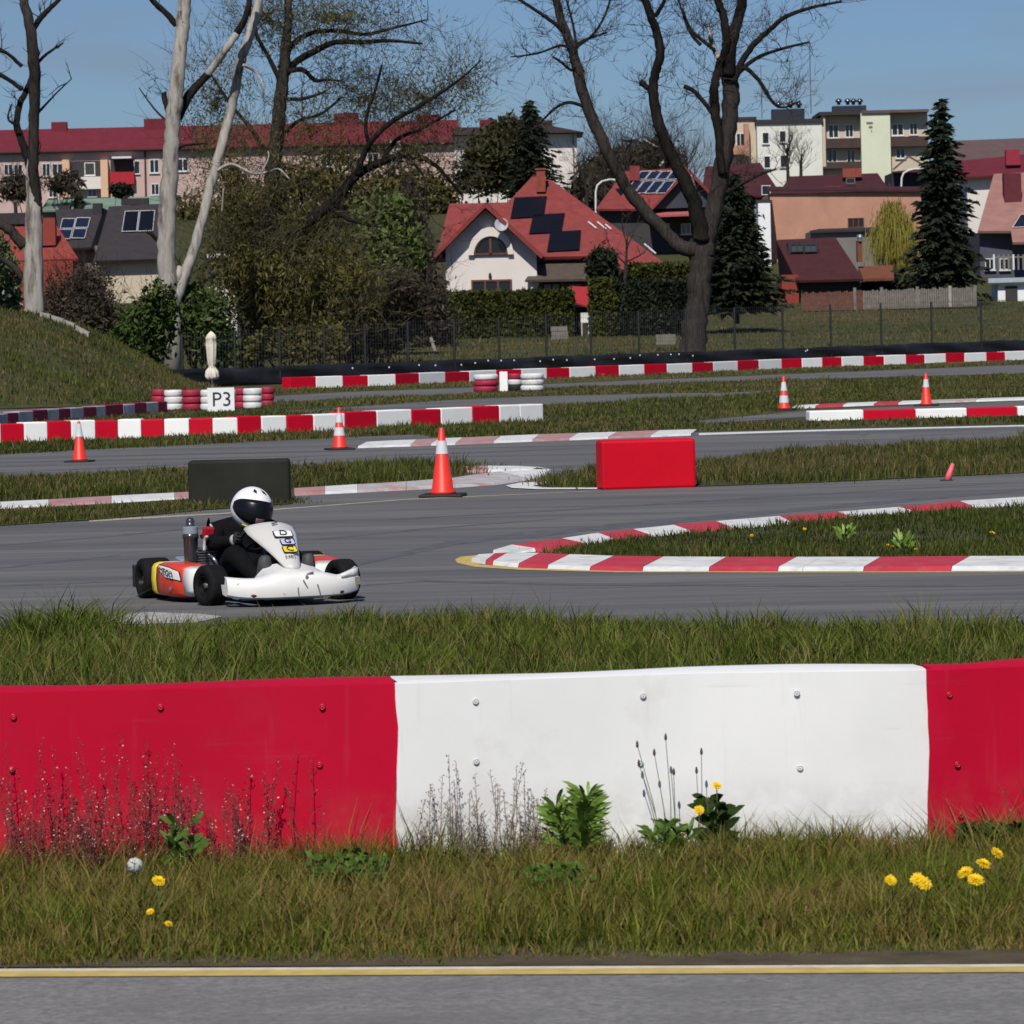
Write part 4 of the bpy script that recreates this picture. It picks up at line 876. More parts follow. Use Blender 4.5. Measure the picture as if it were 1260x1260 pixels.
# forked white dead tree
tree_from('dead_tree', 'forked dead tree with bare white trunks left of the olive willow', 165,
    [(209, 392, 22), (206, 350, 20), (204, 300, 19), (207, 250, 18), (210, 200, 17), (213, 150, 16), (217, 110, 15), (222, 60, 14), (226, 20, 14), (229, -20, 12)],
    [(PALE, (212, 376, 17), (224, 347, 13), (237, 310, 12), (249, 270, 11), (260, 225, 11), (272, 180, 11), (285, 130, 11), (295, 80, 12), (305, 50, 11), (315, 15, 10), (323, -20, 8)),
     (BARK, (219, 146, 10), (232, 118, 10), (246, 102, 9), (258, 90, 9)), (PALE, (256, 92, 8), (268, 75, 8), (280, 58, 8), (291, 42, 8)), (BARK, (290, 44, 9), (303, 18, 7), (310, -15, 6)),
     (BARK, (218, 32, 8), (205, 17, 7), (190, 3, 6), (180, -10, 5)), (BARK, (207, 138, 6), (203, 124, 6), (201, 114, 6)), (TWIG, (206, 150, 3), (190, 134, 2.2), (171, 108, 1.2)),
     (PALE, (267, 210, 4), (285, 202, 3.4), (310, 213, 2.8), (330, 212, 2.4), (343, 208, 2), (356, 220, 1.4)), (PALE, (322, 212, 2.6), (330, 196, 1.8), (330, 186, 1.2)),
     (BARK, (214, 192, 4), (224, 180, 3), (246, 177, 2.5), (256, 177, 1.2)), (PALE, (299, 80, 4), (314, 88, 3), (323, 104, 2.5), (324, 118, 2)), (BARK, (198, 300, 5), (186, 288, 4), (180, 286, 3)), (PALE, (216, 345, 12), (219, 338, 11), (220, 330, 10)), (PALE, (273, 262, 2), (275, 232, 1.6))],
    PALE, PALE, (3, 2), .9, 4, 1, twr=.022, wk=1.22, lk=1.25)
# big dark bare tree right of the red roofed house
tree_from('bare_tree', 'big dark bare tree with a leaning left limb right of the red roofed house', 186,
    [(852, 436, 40), (855, 405, 36), (859, 370, 34), (862, 340, 35), (865, 312, 36), (869, 290, 30), (880, 250, 26), (890, 200, 25), (897, 150, 25), (899, 112, 25), (895, 85, 24)],
    [(BARK2, (856, 308, 24), (838, 304, 22), (820, 287, 21), (790, 256, 20), (765, 221, 19), (745, 181, 18), (728, 145, 18), (715, 105, 17), (708, 75, 16), (698, 45, 14), (688, 15, 13), (681, -20, 12)),
     (BARK, (864, 296, 26), (858, 262, 23), (845, 226, 21), (828, 195, 19), (813, 160, 17), (804, 122, 16), (805, 95, 15), (812, 65, 14), (808, 40, 13), (799, 15, 12), (788, -20, 10)),
     (BARK, (896, 92, 22), (900, 55, 19), (909, 22, 17), (918, -20, 14)),
     (BARK, (889, 215, 14), (884, 165, 14), (880, 135, 14), (879, 108, 14), (885, 82, 13), (893, 60, 13), (892, 30, 13), (884, 2, 12), (876, -20, 11)),
     (BARK, (903, 98, 12), (915, 72, 10), (930, 52, 9), (948, 36, 8), (968, 20, 7), (1000, 9, 5), (1035, 2, 3.5)), (BARK, (906, 92, 8), (930, 72, 6), (962, 60, 4.5), (995, 52, 3)), (BARK, (908, 88, 8), (918, 84, 7), (936, 102, 6), (952, 127, 5), (966, 132, 3), (985, 124, 2)),
     (BARK, (806, 108, 9), (797, 108, 9), (788, 100, 9)), (BARK, (882, 146, 8), (868, 128, 7), (855, 113, 7), (842, 106, 7)), (PALE, (884, 72, 9), (877, 56, 8), (874, 44, 7), (872, 34, 4)),
     (BARK, (696, 40, 7), (676, 24, 6), (655, 10, 5), (630, -6, 4)), (BARK, (704, 62, 5), (690, 56, 4), (660, 66, 3), (628, 70, 2)), (BARK, (709, 58, 5), (728, 44, 4), (742, 24, 3.5), (753, -6, 3)), (BARK, (710, 60, 5), (705, 30, 4), (697, 0, 3)), (BARK, (709, 55, 5), (722, 48, 4), (747, 40, 3)),
     (BARK, (722, 132, 6), (700, 126, 5), (682, 134, 4), (668, 148, 3), (648, 165, 2)), (BARK, (718, 88, 5), (702, 86, 4.5), (690, 76, 4), (680, 70, 3)), (BARK, (862, 55, 6), (848, 38, 4), (838, 10, 3), (832, -12, 3)), (BARK, (880, 62, 6), (862, 48, 5), (850, 36, 4), (840, 12, 3)),
     (PALE, (812, 205, 5), (822, 188, 4), (803, 178, 3), (790, 170, 2)), (PALE, (846, 250, 4), (856, 235, 3), (850, 215, 2)), (BARK, (893, 238, 7), (915, 225, 5), (935, 215, 4), (955, 208, 3)), (BARK, (797, 12, 6), (785, -10, 5)), (BARK, (806, 20, 8), (816, 4, 6), (822, -14, 5))],
    BARK2, BARK, (4, 12), 1.6, 5, 2, twr=.022, wk=.84, lk=.92)
# ------------------------------------------------------------------ foliage builders
def fol_mat(name, dark, light, dry=None, tr=.1): return leafmat(name, dark, light, dry, tr)
F_OLIVE = fol_mat('foliage_olive', (.026, .025, .008), (.165, .15, .045), (.13, .085, .04))
F_GREEN = fol_mat('foliage_green', (.020, .034, .010), (.085, .135, .03), (.12, .12, .06))
F_BRIGHT = fol_mat('foliage_spring', (.035, .055, .014), (.17, .22, .06), (.2, .2, .1))
F_DARK = fol_mat('foliage_spruce_and_hedge_shade', (.006, .010, .007), (.030, .042, .022), (.05, .045, .03), .08)
F_BROWN = fol_mat('foliage_brown', (.035, .028, .020), (.095, .075, .052), (.13, .10, .07))
F_HEDGE = fol_mat('foliage_hedge', (.018, .024, .006), (.075, .082, .018), (.10, .09, .03), .12)
F_YELLOW = fol_mat('foliage_willow', (.10, .095, .02), (.34, .30, .05), (.30, .24, .08), .3)
F_BLOSSOM = fol_mat('foliage_blossom', (.04, .06, .025), (.20, .25, .10), (.62, .62, .58), .2)
F_PINE = fol_mat('foliage_pine', (.022, .024, .010), (.075, .072, .028), (.09, .065, .03), .1)
def ell(px, py, rx, ry, d, k=1.0):
    c = P(px, py, d); return (c.x, c.y, c.z), (rx / S(d), max(rx, ry) / S(d) * k * .8, ry / S(d))
def blob_shrub(name, label, blobs, d, m, n, size, seed, stems=6, twn=0, cat='shrub', aspect=2.2, droop=0.0, group=None, tlen=1.2, shell=.2):
    """blobs: (px, py, rx, ry) lumps of one plant"""
    rs = np.random.RandomState(seed); rr = random.Random(seed)
    cs, rd = zip(*[ell(*b, d + rs.uniform(-.6, .6)) for b in blobs])
    bx_ = sum(c[0] for c in cs) / len(cs); z0 = tz(d)
    t = thing(name, label, cat, (bx_, d, z0), 0, group)
    if n:
        V, lo, st, ti = leafcloud(cs, rd, n, size, rs, aspect, droop, shell)
        V = V - np.array([bx_, d, z0]); me = fastmesh('foliage', V, lo, st, m, ti); o = link('foliage', me, t); o['kind'] = 'stuff'
    mb = MB(); base = Vector((bx_, d, z0 - .1))
    for k in range(stems):
        i = rr.randrange(len(cs)); c = Vector(cs[i]); tgt = c + Vector((rr.uniform(-.6, .6) * rd[i][0], rr.uniform(-.4, .4) * rd[i][1], rr.uniform(-.2, .6) * rd[i][2]))
        b = base + Vector(((c.x - base.x) * .6 + rr.uniform(-.3, .3), rr.uniform(-.3, .3), 0)); h = (tgt - b).length
        mb.tube([b, b * .5 + tgt * .5 + Vector((rr.uniform(-.1, .1) * h, 0, 0)), tgt], [.035 + .006 * h, .025 + .004 * h, .012], 5)
    mb.build('stem', TWIG, t, world=True)['kind'] = 'stuff'
    if twn:
        tw = MB()
        for k in range(twn):
            i = rr.choices(range(len(cs)), [r[0] * r[2] for r in rd])[0]
            a = rr.uniform(0, 6.28); q = rr.random() ** .5
            p = Vector(cs[i]) + Vector((math.cos(a) * q * rd[i][0] * .85, rr.uniform(-.6, .6) * rd[i][1], math.sin(a) * q * rd[i][2] * .85))
            out = (p - Vector(cs[i])); out.z = abs(out.z) * .5 + .6 * rd[i][2]
            twigs(tw, p, out + Vector((rr.gauss(0, .3), rr.gauss(0, .3), 0)), tlen * rr.uniform(.6, 1.3), .014, 1, rr, .3 - droop, .8, 3, (2, 3))
        tw.build('twigs', TWIG, t, world=True)['kind'] = 'stuff'
    return t
# ------------------------------------------------------------------ the olive willow
wil = tree_from('willow_tree', 'tall olive budding willow with a wide hazy crown left of the house', 178,
    [(309, 455, 34), (311, 420, 27), (314, 380, 27), (320, 340, 25), (326, 300, 23), (333, 240, 20), (339, 180, 18), (344, 130, 17), (349, 90, 14), (352, 50, 12), (355, 15, 10), (353, -25, 8)],
    [[BARK, (347, 98, 11), (362, 78, 10), (385, 64, 9), (412, 52, 8), (445, 52, 7), (480, 50, 5), (520, 54, 3)], [BARK, (345, 84, 9), (360, 55, 8), (385, 40, 7), (415, 38, 6), (450, 42, 5), (490, 33, 4), (526, 24, 2)],
     [BARK, (353, 88, 8), (372, 86, 7), (388, 99, 6), (402, 98, 4), (420, 100, 2)], [BARK, (340, 120, 6), (370, 122, 5), (400, 113, 3)], [BARK, (345, 100, 8), (330, 70, 6), (315, 40, 5), (305, 0, 4)],
     [BARK, (331, 320, 18), (360, 290, 18), (385, 268, 17), (412, 246, 16), (440, 215, 13), (468, 200, 11), (498, 191, 9), (528, 198, 7), (550, 218, 5), (568, 240, 3)],
     [BARK, (440, 216, 9), (452, 180, 8), (482, 150, 7), (512, 133, 6), (545, 112, 5), (570, 94, 3), (592, 74, 2)], [BARK, (470, 200, 7), (488, 172, 6), (520, 158, 4), (560, 135, 3)], [BARK, (455, 185, 6), (450, 150, 5), (462, 110, 4), (470, 80, 3)],
     [BARK, (498, 191, 5), (520, 215, 4), (524, 245, 3), (528, 270, 2)], [BARK, (405, 255, 7), (425, 268, 6), (445, 275, 4), (470, 280, 2)], [BARK, (335, 200, 7), (310, 160, 6), (285, 130, 5), (262, 95, 3)], [BARK, (338, 180, 6), (365, 150, 5), (395, 140, 4), (420, 120, 3)],
     [BARK, (322, 330, 7), (300, 280, 6), (280, 230, 5), (262, 190, 3)]],
    BARK2, BARK, (12, 11), 1.9, 21, 2, up=.15, wob=.5, twr=.022)
rs = np.random.RandomState(5); rr = random.Random(5)
WD = 178
regs = [(410, 22, 125, 48, 1.0), (330, 20, 60, 60, .8), (520, 120, 85, 55, 1.1), (570, 100, 45, 40, .7), (450, 120, 80, 50, .7), (265, 130, 50, 80, 1.0), (290, 220, 65, 80, 1.6), (380, 160, 60, 50, .5), (420, 195, 95, 28, 1.2), (510, 190, 65, 25, 1.0), (350, 300, 95, 60, 2.2), (300, 345, 70, 60, 1.7), (400, 360, 80, 60, 2.0), (350, 395, 75, 40, 1.0)]
cs, rd = zip(*[ell(a, b, c, e, WD + rr.uniform(-2, 2)) for a, b, c, e, _ in regs])
parts = []
for i, q in enumerate(regs):
    dens = q[4] * q[2] * q[3] / 6000
    parts.append(leafcloud([cs[i]], [rd[i]], int((5500 if i < 10 else 5600) * dens), .042 if i < 10 else .07, rs, 4.2, .5, .0))
V, lo, st, ti = merge(parts); V = V - np.array(wil.location)
link('foliage', fastmesh('foliage', V, lo, st, F_OLIVE, ti), wil)['kind'] = 'stuff'
tw = MB()
for i, q in enumerate(regs):
    for k in range(int((70 if i < 8 else 110 if i < 10 else 95) * q[4] * q[2] * q[3] / 4000)):
        a = rr.uniform(0, 6.28); u = rr.random() ** .5
        p = Vector(cs[i]) + Vector((math.cos(a) * u * rd[i][0], rr.uniform(-.5, .5) * rd[i][1], math.sin(a) * u * rd[i][2]))
        twigs(tw, p, Vector((rr.gauss(0, .5), rr.gauss(0, .4), rr.uniform(-.4, 1.2))), rr.uniform(1.2, 2.4), .011, 1, rr, .1, .7, 4, (3, 4))
tw.build('fine_twigs', mat('willow_twig_olive', (.075, .064, .034), .9, .35, 1), wil, world=True)['kind'] = 'stuff'
# ------------------------------------------------------------------ shrubs behind the fence and on the bank
blob_shrub('blossom_shrub', 'pale blossoming shrub at the left edge beside the dead tree', [(5, 345, 22, 40), (-10, 320, 25, 40), (14, 368, 14, 22)], 143, F_BLOSSOM, 5200, .10, 61, 8)
blob_shrub('bare_shrub', 'brown leafless shrub behind the bank right of the left dead tree', [(100, 390, 42, 50), (75, 375, 25, 40), (130, 405, 35, 45), (110, 350, 30, 28)], 172, F_BROWN, 9000, .07, 62, 14, 170, aspect=3.5)
blob_shrub('green_shrub', 'dense green shrub at the foot of the forked white tree', [(180, 410, 38, 45), (160, 430, 30, 35), (195, 375, 25, 32)], 160, F_GREEN, 7500, .12, 63, 8, 30)
blob_shrub('green_shrub', 'dark green shrub between the forked white tree and the willow trunk', [(250, 400, 38, 48), (228, 380, 26, 36), (270, 430, 28, 32)], 166, F_GREEN, 7500, .12, 64, 8, 30)
blob_shrub('leafy_tree', 'bright spring green leafy tree between the willow and the house', [(465, 285, 45, 40), (490, 310, 38, 35), (445, 310, 30, 30), (480, 260, 30, 25)], 205, F_BRIGHT, 8000, .17, 65, 7, 30, cat='tree')
blob_shrub('bare_shrub', 'dark grey brown thicket behind the fence below the spring green tree', [(450, 400, 55, 45), (490, 380, 45, 55), (420, 415, 40, 35)], 192, F_BROWN, 9000, .10, 66, 12, 150, aspect=3.5)
blob_shrub('bare_shrub', 'tall brown thicket left of the white house gable', [(525, 380, 30, 60), (515, 320, 22, 60), (538, 410, 28, 40), (505, 260, 14, 50)], 222, F_BROWN, 8000, .10, 67, 14, 190, aspect=3.5, tlen=1.8)
blob_shrub('shrub_thicket', 'low olive undergrowth round the willow trunk behind the fence', [(345, 425, 45, 25), (390, 420, 40, 30), (290, 435, 30, 20)], 174, F_OLIVE, 5000, .11, 68, 6, 40)
blob_shrub('round_bush', 'round dark bush in front of the right end of the red roof', [(741, 328, 21, 24)], 243, F_DARK, 2600, .16, 69, 3)
blob_shrub('bare_shrub', 'small bare brown shrub in front of the pink apartment block', [(80, 225, 25, 16), (25, 232, 30, 18)], 420, F_BROWN, 1800, .25, 70, 10, 90, aspect=3.5, tlen=2.4)
blob_shrub('round_bush', 'dark bush on the lawn before the pink apartment block balcony', [(150, 235, 14, 9), (97, 250, 7, 9)], 400, F_DARK, 1100, .28, 71, 2)
yw = blob_shrub('yellow_willow', 'yellow green weeping willow in front of the orange wall', [(1100, 275, 24, 26), (1084, 300, 14, 34), (1118, 300, 16, 34), (1098, 258, 16, 14), (1102, 315, 18, 28)], 292, F_YELLOW, 6500, .06, 72, 5, 0, cat='tree', aspect=7, droop=2.5, shell=.0)
rr = random.Random(721); mb = MB()
for k in range(420):
    x = 1100 + rr.gauss(0, 15); y = 250 + abs(x - 1100) * .9 + rr.uniform(-4, 30); p = P(x, y, 292 + rr.uniform(-1.6, 1.6)); ln = rr.uniform(1.2, 3.6)
    mb.tube([p, p + Vector((rr.uniform(-.15, .15) + (x - 1100) * .008, rr.uniform(-.1, .1), -ln * .4)), p + Vector((rr.uniform(-.2, .2) + (x - 1100) * .012, rr.uniform(-.1, .1), -ln))], [.022, .024, .008], 3, cap=False)
mb.build('hanging_twigs', mat('willow_twig', (.27, .235, .05), .8, .35, 2), yw, world=True)['kind'] = 'stuff'
blob_shrub('garden_shrub', 'dark low shrubs under the yellow willow behind the picket fence', [(1095, 350, 22, 14), (1070, 355, 20, 10), (1120, 352, 16, 14)], 284, F_DARK, 2600, .16, 73, 4)
blob_shrub('garden_shrub', 'bright green low shrub between the picket fence and the big spruce', [(1158, 350, 22, 10), (1140, 356, 12, 8)], 276, F_BRIGHT, 900, .16, 74, 3)
blob_shrub('garden_shrub', 'row of low round bushes in front of the maroon roofed house', [(1005, 352, 14, 7), (1030, 351, 13, 7), (1050, 350, 10, 6)], 283, F_DARK, 1500, .15, 75, 3)
# bare woods beyond the houses
for i, (x, y0, y1, d, sp) in enumerate([(745, 262, 150, 400, 40), (775, 255, 138, 410, 45), (812, 255, 140, 420, 45), (725, 262, 175, 395, 30), (850, 250, 160, 415, 40), (915, 250, 180, 390, 25), (970, 222, 155, 455, 26), (985, 222, 168, 455, 18), (20, 250, 205, 430, 30)]):
    tw = MB(); rr = random.Random(300 + i); b = P(x, y0, d); t = thing('bare_tree', ['leafless brown tree left of the solar roofed house', 'tallest leafless tree behind the solar roofed house', 'leafless tree seen between the limbs of the big bare tree', 'low leafless tree beside the cream end wall', 'leafless tree behind the fork of the big bare tree', 'small leafless tree left of the white apartment wall', 'slender leafless tree before the white apartment wall', 'thin leafless sapling before the white apartment wall', 'leafless tree in front of the left end of the pink block'][i], 'tree', (b.x, d, b.z), 0, 'leafless trees among the far houses')
    h = (y0 - y1) / S(d); mb = MB(); top = b + Vector((rr.uniform(-.6, .6), 0, h * .6))
    mb.tube([b - Vector((0, 0, 2)), b * .5 + top * .5, top], [.22, .17, .10], 6).build('trunk', TWIG, t, world=True)
    for k in range(26 if i != 7 else 14):
        p = b.lerp(top, rr.uniform(.25, 1)); a = rr.uniform(0, 6.28)
        twigs(tw, p, Vector((math.cos(a) * .7, math.sin(a) * .7, 1.0)), h * rr.uniform(.3, .5), .05, 2, rr, .35, .6, 3, (3, 4))
    tw.build('twigs', TWIG, t, world=True)['kind'] = 'stuff'
blob_shrub('far_thicket', 'dark brown leafless thicket between the cream end wall and the solar roof', [(725, 235, 25, 40), (750, 215, 25, 35), (780, 200, 30, 30), (815, 195, 30, 25), (700, 250, 14, 20)], 425, F_BROWN, 6000, .28, 76, 10, 160, aspect=4, tlen=3)
blob_shrub('far_thicket', 'olive thicket on the slope behind the willow below the pink block', [(250, 270, 60, 40), (320, 260, 60, 35), (420, 235, 65, 34), (500, 235, 55, 40), (370, 225, 55, 30), (545, 245, 30, 35)], 440, F_OLIVE, 12000, .30, 77, 8, 40, aspect=2.5)
# ------------------------------------------------------------------ conifers
def spruce(name, label, apex, base_y, half, d, m, seed, dens=1.0, ragged=.25, droop=.35):
    rs = np.random.RandomState(seed); sect = .62 + .55 * rs.rand(7, 9); top = P(*apex, d); bot = P(apex[0] + (base_y - apex[1]) * SR, base_y, d); H = top.z - bot.z; W_ = half / S(d)
    t = thing(name, label, 'tree', (bot.x, d, bot.z))
    MB().tube([(0, 0, -.6), (0, 0, H * .5), (0, 0, H * .98)], [H * .018, H * .011, .015], 8).build('trunk', BARK, t)
    nb = int(150 * dens); Vs = []; ts = []; bl = MB()
    for k in range(nb):
        f = (k + rs.rand()) / nb; f = f ** .8                     # 0 at the top
        z = H * (1 - .95 * f); L_ = W_ * (f ** .66) * (1 - ragged * rs.rand()) + .12
        a = k * 2.39996 + rs.rand() * .6; L_ *= sect[int(f * 6.99), int((a % 6.2831) / 6.2832 * 9) % 9]; dv = np.array([math.cos(a), math.sin(a)])
        n = int((12 + 26 * f) * (1.0)); s = rs.rand(n) ** .75
        sag = -droop * L_ * s ** 1.5 + .12 * L_ * s ** 3
        px_ = dv[0] * L_ * s; py_ = dv[1] * L_ * s; pz = z + sag
        side = np.array([-dv[1], dv[0]]); off = (rs.rand(n) - .5) * L_ * .42 * (1 - .5 * s)
        c = np.stack([px_ + side[0] * off, py_ + side[1] * off, pz - np.abs(off) * .25], 1)
        u = np.stack([dv[0] + side[0] * np.sign(off) * .8 + rs.normal(size=n) * .3, dv[1] + side[1] * np.sign(off) * .8 + rs.normal(size=n) * .3, -.45 + rs.normal(size=n) * .35], 1); u /= np.linalg.norm(u, axis=1)[:, None]
        v = rs.normal(size=(n, 3)); v -= u * (u * v).sum(1)[:, None]; v /= np.linalg.norm(v, axis=1)[:, None]
        sz = (.20 + .30 * rs.rand(n)) * (H / 12) ** .5; l = u * (sz * 1.1)[:, None]; b = v * (sz * .32)[:, None]
        Vs.append(np.stack([c - l * .5, c + b, c + l, c - b], 1).reshape(-1, 3))
        tt = np.zeros((n, 4), np.float32); tt[:, 3] = 1; tt[:, 0] = np.clip(rs.rand(n) * .7 + .35 * s - .1, 0, 1); tt[:, 1] = (rs.rand(n) < .06) * .7; ts.append(np.repeat(tt, 4, 0))
        if k % 2 == 0: bl.tube([(0, 0, z), (dv[0] * L_ * .5, dv[1] * L_ * .5, z - droop * L_ * .35), (dv[0] * L_ * .9, dv[1] * L_ * .9, z - droop * L_ * .8)], [.03, .02, .008], 4)
    V = np.concatenate(Vs); n4 = len(V) // 4
    link('foliage', fastmesh('foliage', V, np.arange(n4 * 4), np.arange(n4) * 4, m, np.concatenate(ts)), t)['kind'] = 'stuff'
    bl.build('branches', BARK, t)['kind'] = 'stuff'
    return t
spruce('spruce_tree', 'tall dark spruce on the right in front of the pink roofed house', (1157, 122), 378, 68, 272, F_DARK, 81, 1.7, ragged=.5)
spruce('spruce_tree', 'broad dark spruce behind the trunk of the big bare tree', (903, 215), 386, 92, 238, F_DARK, 82, 2.6, ragged=.45, droop=.25)
spruce('spruce_tree', 'dark spruce in front of the cream end wall behind the house', (652, 123), 262, 54, 300, F_DARK, 83, 1.4, ragged=.45)
blob_shrub('pine_tree', 'olive brown pine behind the left side of the red roof', [(605, 190, 40, 34), (625, 165, 28, 25), (590, 215, 35, 28), (630, 210, 35, 28)], 306, F_PINE, 8500, .2, 84, 5, 30, cat='tree', aspect=3)
# ------------------------------------------------------------------ hedges
def hedge(label, x0, x1, ytop, ybot, d, depth, m, n, seed):
    xm, ym = (x0 + x1) / 2, (ytop + ybot) / 2
    a, b = P(x0, ym, d).x, P(x1, ym, d).x; zt, zb = P(xm, ytop, d).z, min(P(xm, ybot, d).z, tz(d))
    t = thing('hedge', label, 'hedge', ((a + b) / 2, d, zb)); w_, h = b - a, zt - zb; rs = np.random.RandomState(seed)
    MB().box((0, depth / 2, h / 2 - .05), (w_ - .3, depth - .3, h - .2)).build('core', mat('hedge_core', (.012, .015, .006), .95), t)
    f = rs.rand(n); p = np.empty((n, 3))
    fr = f < .5; tp = (f >= .5) & (f < .78); lf = (f >= .78) & (f < .89); rt = f >= .89
    p[:, 0] = (rs.rand(n) - .5) * w_; p[:, 1] = rs.rand(n) * depth; p[:, 2] = rs.rand(n) * h
    p[fr, 1] = 0; p[tp, 2] = h; p[lf, 0] = -w_ / 2; p[rt, 0] = w_ / 2
    p += rs.normal(size=(n, 3)) * .09; p[:, 2] += .12 * (value_noise(p[:, 0], p[:, 1], .9, seed) - .5) * (p[:, 2] > h * .8)
    u = rs.normal(size=(n, 3)); u[:, 2] = np.abs(u[:, 2]) + .3; u /= np.linalg.norm(u, axis=1)[:, None]; v = rs.normal(size=(n, 3)); v -= u * (u * v).sum(1)[:, None]; v /= np.linalg.norm(v, axis=1)[:, None]
    sz = .10 + .12 * rs.rand(n); l, bq = u * sz[:, None], v * (sz * .45)[:, None]
    V = np.stack([p - l * .5, p + bq, p + l, p - bq], 1).reshape(-1, 3)
    ti = np.zeros((n, 4), np.float32); ti[:, 3] = 1; ti[:, 0] = np.clip(value_noise(p[:, 0], p[:, 2], .8, seed + 1) * .6 + .5 * rs.rand(n) - .1, 0, 1); ti[:, 1] = (rs.rand(n) < .1) * .6
    link('foliage', fastmesh('foliage', V, np.arange(n * 4), np.arange(n) * 4, m, np.repeat(ti, 4, 0)), t)['kind'] = 'stuff'
hedge('wide clipped olive hedge in front of the white house gable', 548, 703, 362, 420, 238, 1.6, F_HEDGE, 14000, 91)
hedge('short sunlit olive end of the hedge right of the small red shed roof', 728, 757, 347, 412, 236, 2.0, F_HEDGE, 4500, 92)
hedge('hedge with tree shade put into its dark leaf colour, running up to the trunk of the big bare tree', 757.5, 848, 349, 412, 236.3, 2.0, F_DARK, 11000, 94)  # shade of the tree and spruce is painted in as near-black leaves
hedge('narrow taller hedge behind the leaning limb of the big bare tree', 775, 850, 328, 400, 242, 2.0, F_HEDGE, 6000, 93)
tree_from('bare_tree', 'small bare sapling in front of the red roof above the hedge', 241, [(769, 350, 5), (770, 330, 4), (771, 310, 3), (772, 290, 2)], [(BARK2, (770, 325, 2.5), (760, 315, 2), (752, 306, 1.5), (746, 292, 1)), (BARK2, (771, 322, 2.5), (784, 316, 2), (794, 310, 1.2)), (BARK2, (771, 305, 2), (778, 290, 1.5), (784, 275, 1)), (BARK2, (771, 300, 2), (766, 280, 1.5), (766, 262, 1))], BARK2, BARK2, (6, 8), 1.0, 95, 1, twr=.02)
# ------------------------------------------------------------------ buildings
ROOFRED = mat('roof_red', (.215, .046, .044), .8, .2, 2.0, .3, .1, c2=(.17, .05, .045), thr=(.5, .7), s2=.8)
ROOFBERRY = mat('roof_berry', (.135, .019, .030), .8, .12, .8, .2, .2)
ROOFMAR = mat('roof_maroon', (.058, .018, .021), .8, .2, 1.5, .3, .2)
ROOFDK = mat('roof_dark', (.038, .032, .036), .8, .2, 1.5, .3, .2)
ROOFPINK = mat('roof_pink', (.29, .15, .13), .85, .15, 1.0, .3, .2)
ROOFGREY = mat('roof_grey', (.11, .07, .07), .85, .15, .8)
W_CREAM = mat('wall_cream', (.66, .61, .57), .9, .05, .6, .1, .15)
W_WHITE = mat('wall_white', (.66, .66, .60), .9, .05, .4, .1, .15)
W_LIME = mat('wall_lime', (.60, .63, .48), .9, .05, .4, .1, .15)
W_BEIGE = mat('wall_beige', (.52, .44, .34), .9, .06, .4, .1, .15)
W_PINK = mat('wall_pink', (.50, .36, .33), .9, .08, .3, .1, .15)
W_ORANGE = mat('wall_orange', (.44, .235, .165), .9, .12, .6, .2, .15, c2=(.38, .21, .155), thr=(.5, .7), s2=.5)
W_APRICOT = mat('wall_apricot', (.62, .40, .26), .9, .06, .4)
W_GREY = mat('wall_grey', (.17, .16, .15), .9, .12, .6, .2)
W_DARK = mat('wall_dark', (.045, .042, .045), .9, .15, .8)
W_BROWN = mat('wall_brown', (.16, .055, .03), .85, .15, 1.5)
BRICKR = mat('chimney_brick', (.24, .06, .04), .9, .25, 3, .4)
GLASS = mat('window_glass', (.012, .014, .018), .12, .1, 1, 0, .6)
FRAMEW = mat('window_frame', (.62, .62, .62), .5, .05, 3)
FRAMEB = mat('frame_brown', (.12, .045, .025), .6, .15, 3)
SOLAR = mat('solar_panel', (.006, .007, .012), .4, .1, 1, 0, .15)
SOLARB = mat('solar_panel_blue', (.010, .016, .040), .35, .15, 1, 0, .25)
GUTTER = mat('gutter', (.03, .025, .025), .6)
CAMV = Vector((0, 0, CAM_H))
def rect(x0, x1, y0, y1, d):
    xm, ym = (x0 + x1) / 2, (y0 + y1) / 2
    return P(x0, ym, d).x, P(x1, ym, d).x, P(xm, y1, d).z, P(xm, y0, d).z
def house(name, label, px, py, d, cat='house', group=None):
    p = P(px, py, d); return thing(name, label, cat, (p.x, d, tz(d)), 0, group)
def wbox(par, nm, r, d, depth, m, bevel=0):
    x0, x1, z0, z1 = r
    return MB().box(((x0 + x1) / 2, d + depth / 2, (z0 + z1) / 2), (x1 - x0, depth, z1 - z0)).build(nm, m, par, world=True, bevel=bevel)
def roofpart(par, nm, pts, m, th=.18):
    """pts: (px, py, d) outline of one roof slope, given a real thickness"""
    q = [P(*p) for p in pts]; n = (q[1] - q[0]).cross(q[2] - q[0]).normalized()
    if n.z < 0: n = -n
    return MB().prism(q, -n * th).build(nm, m, par, world=True)
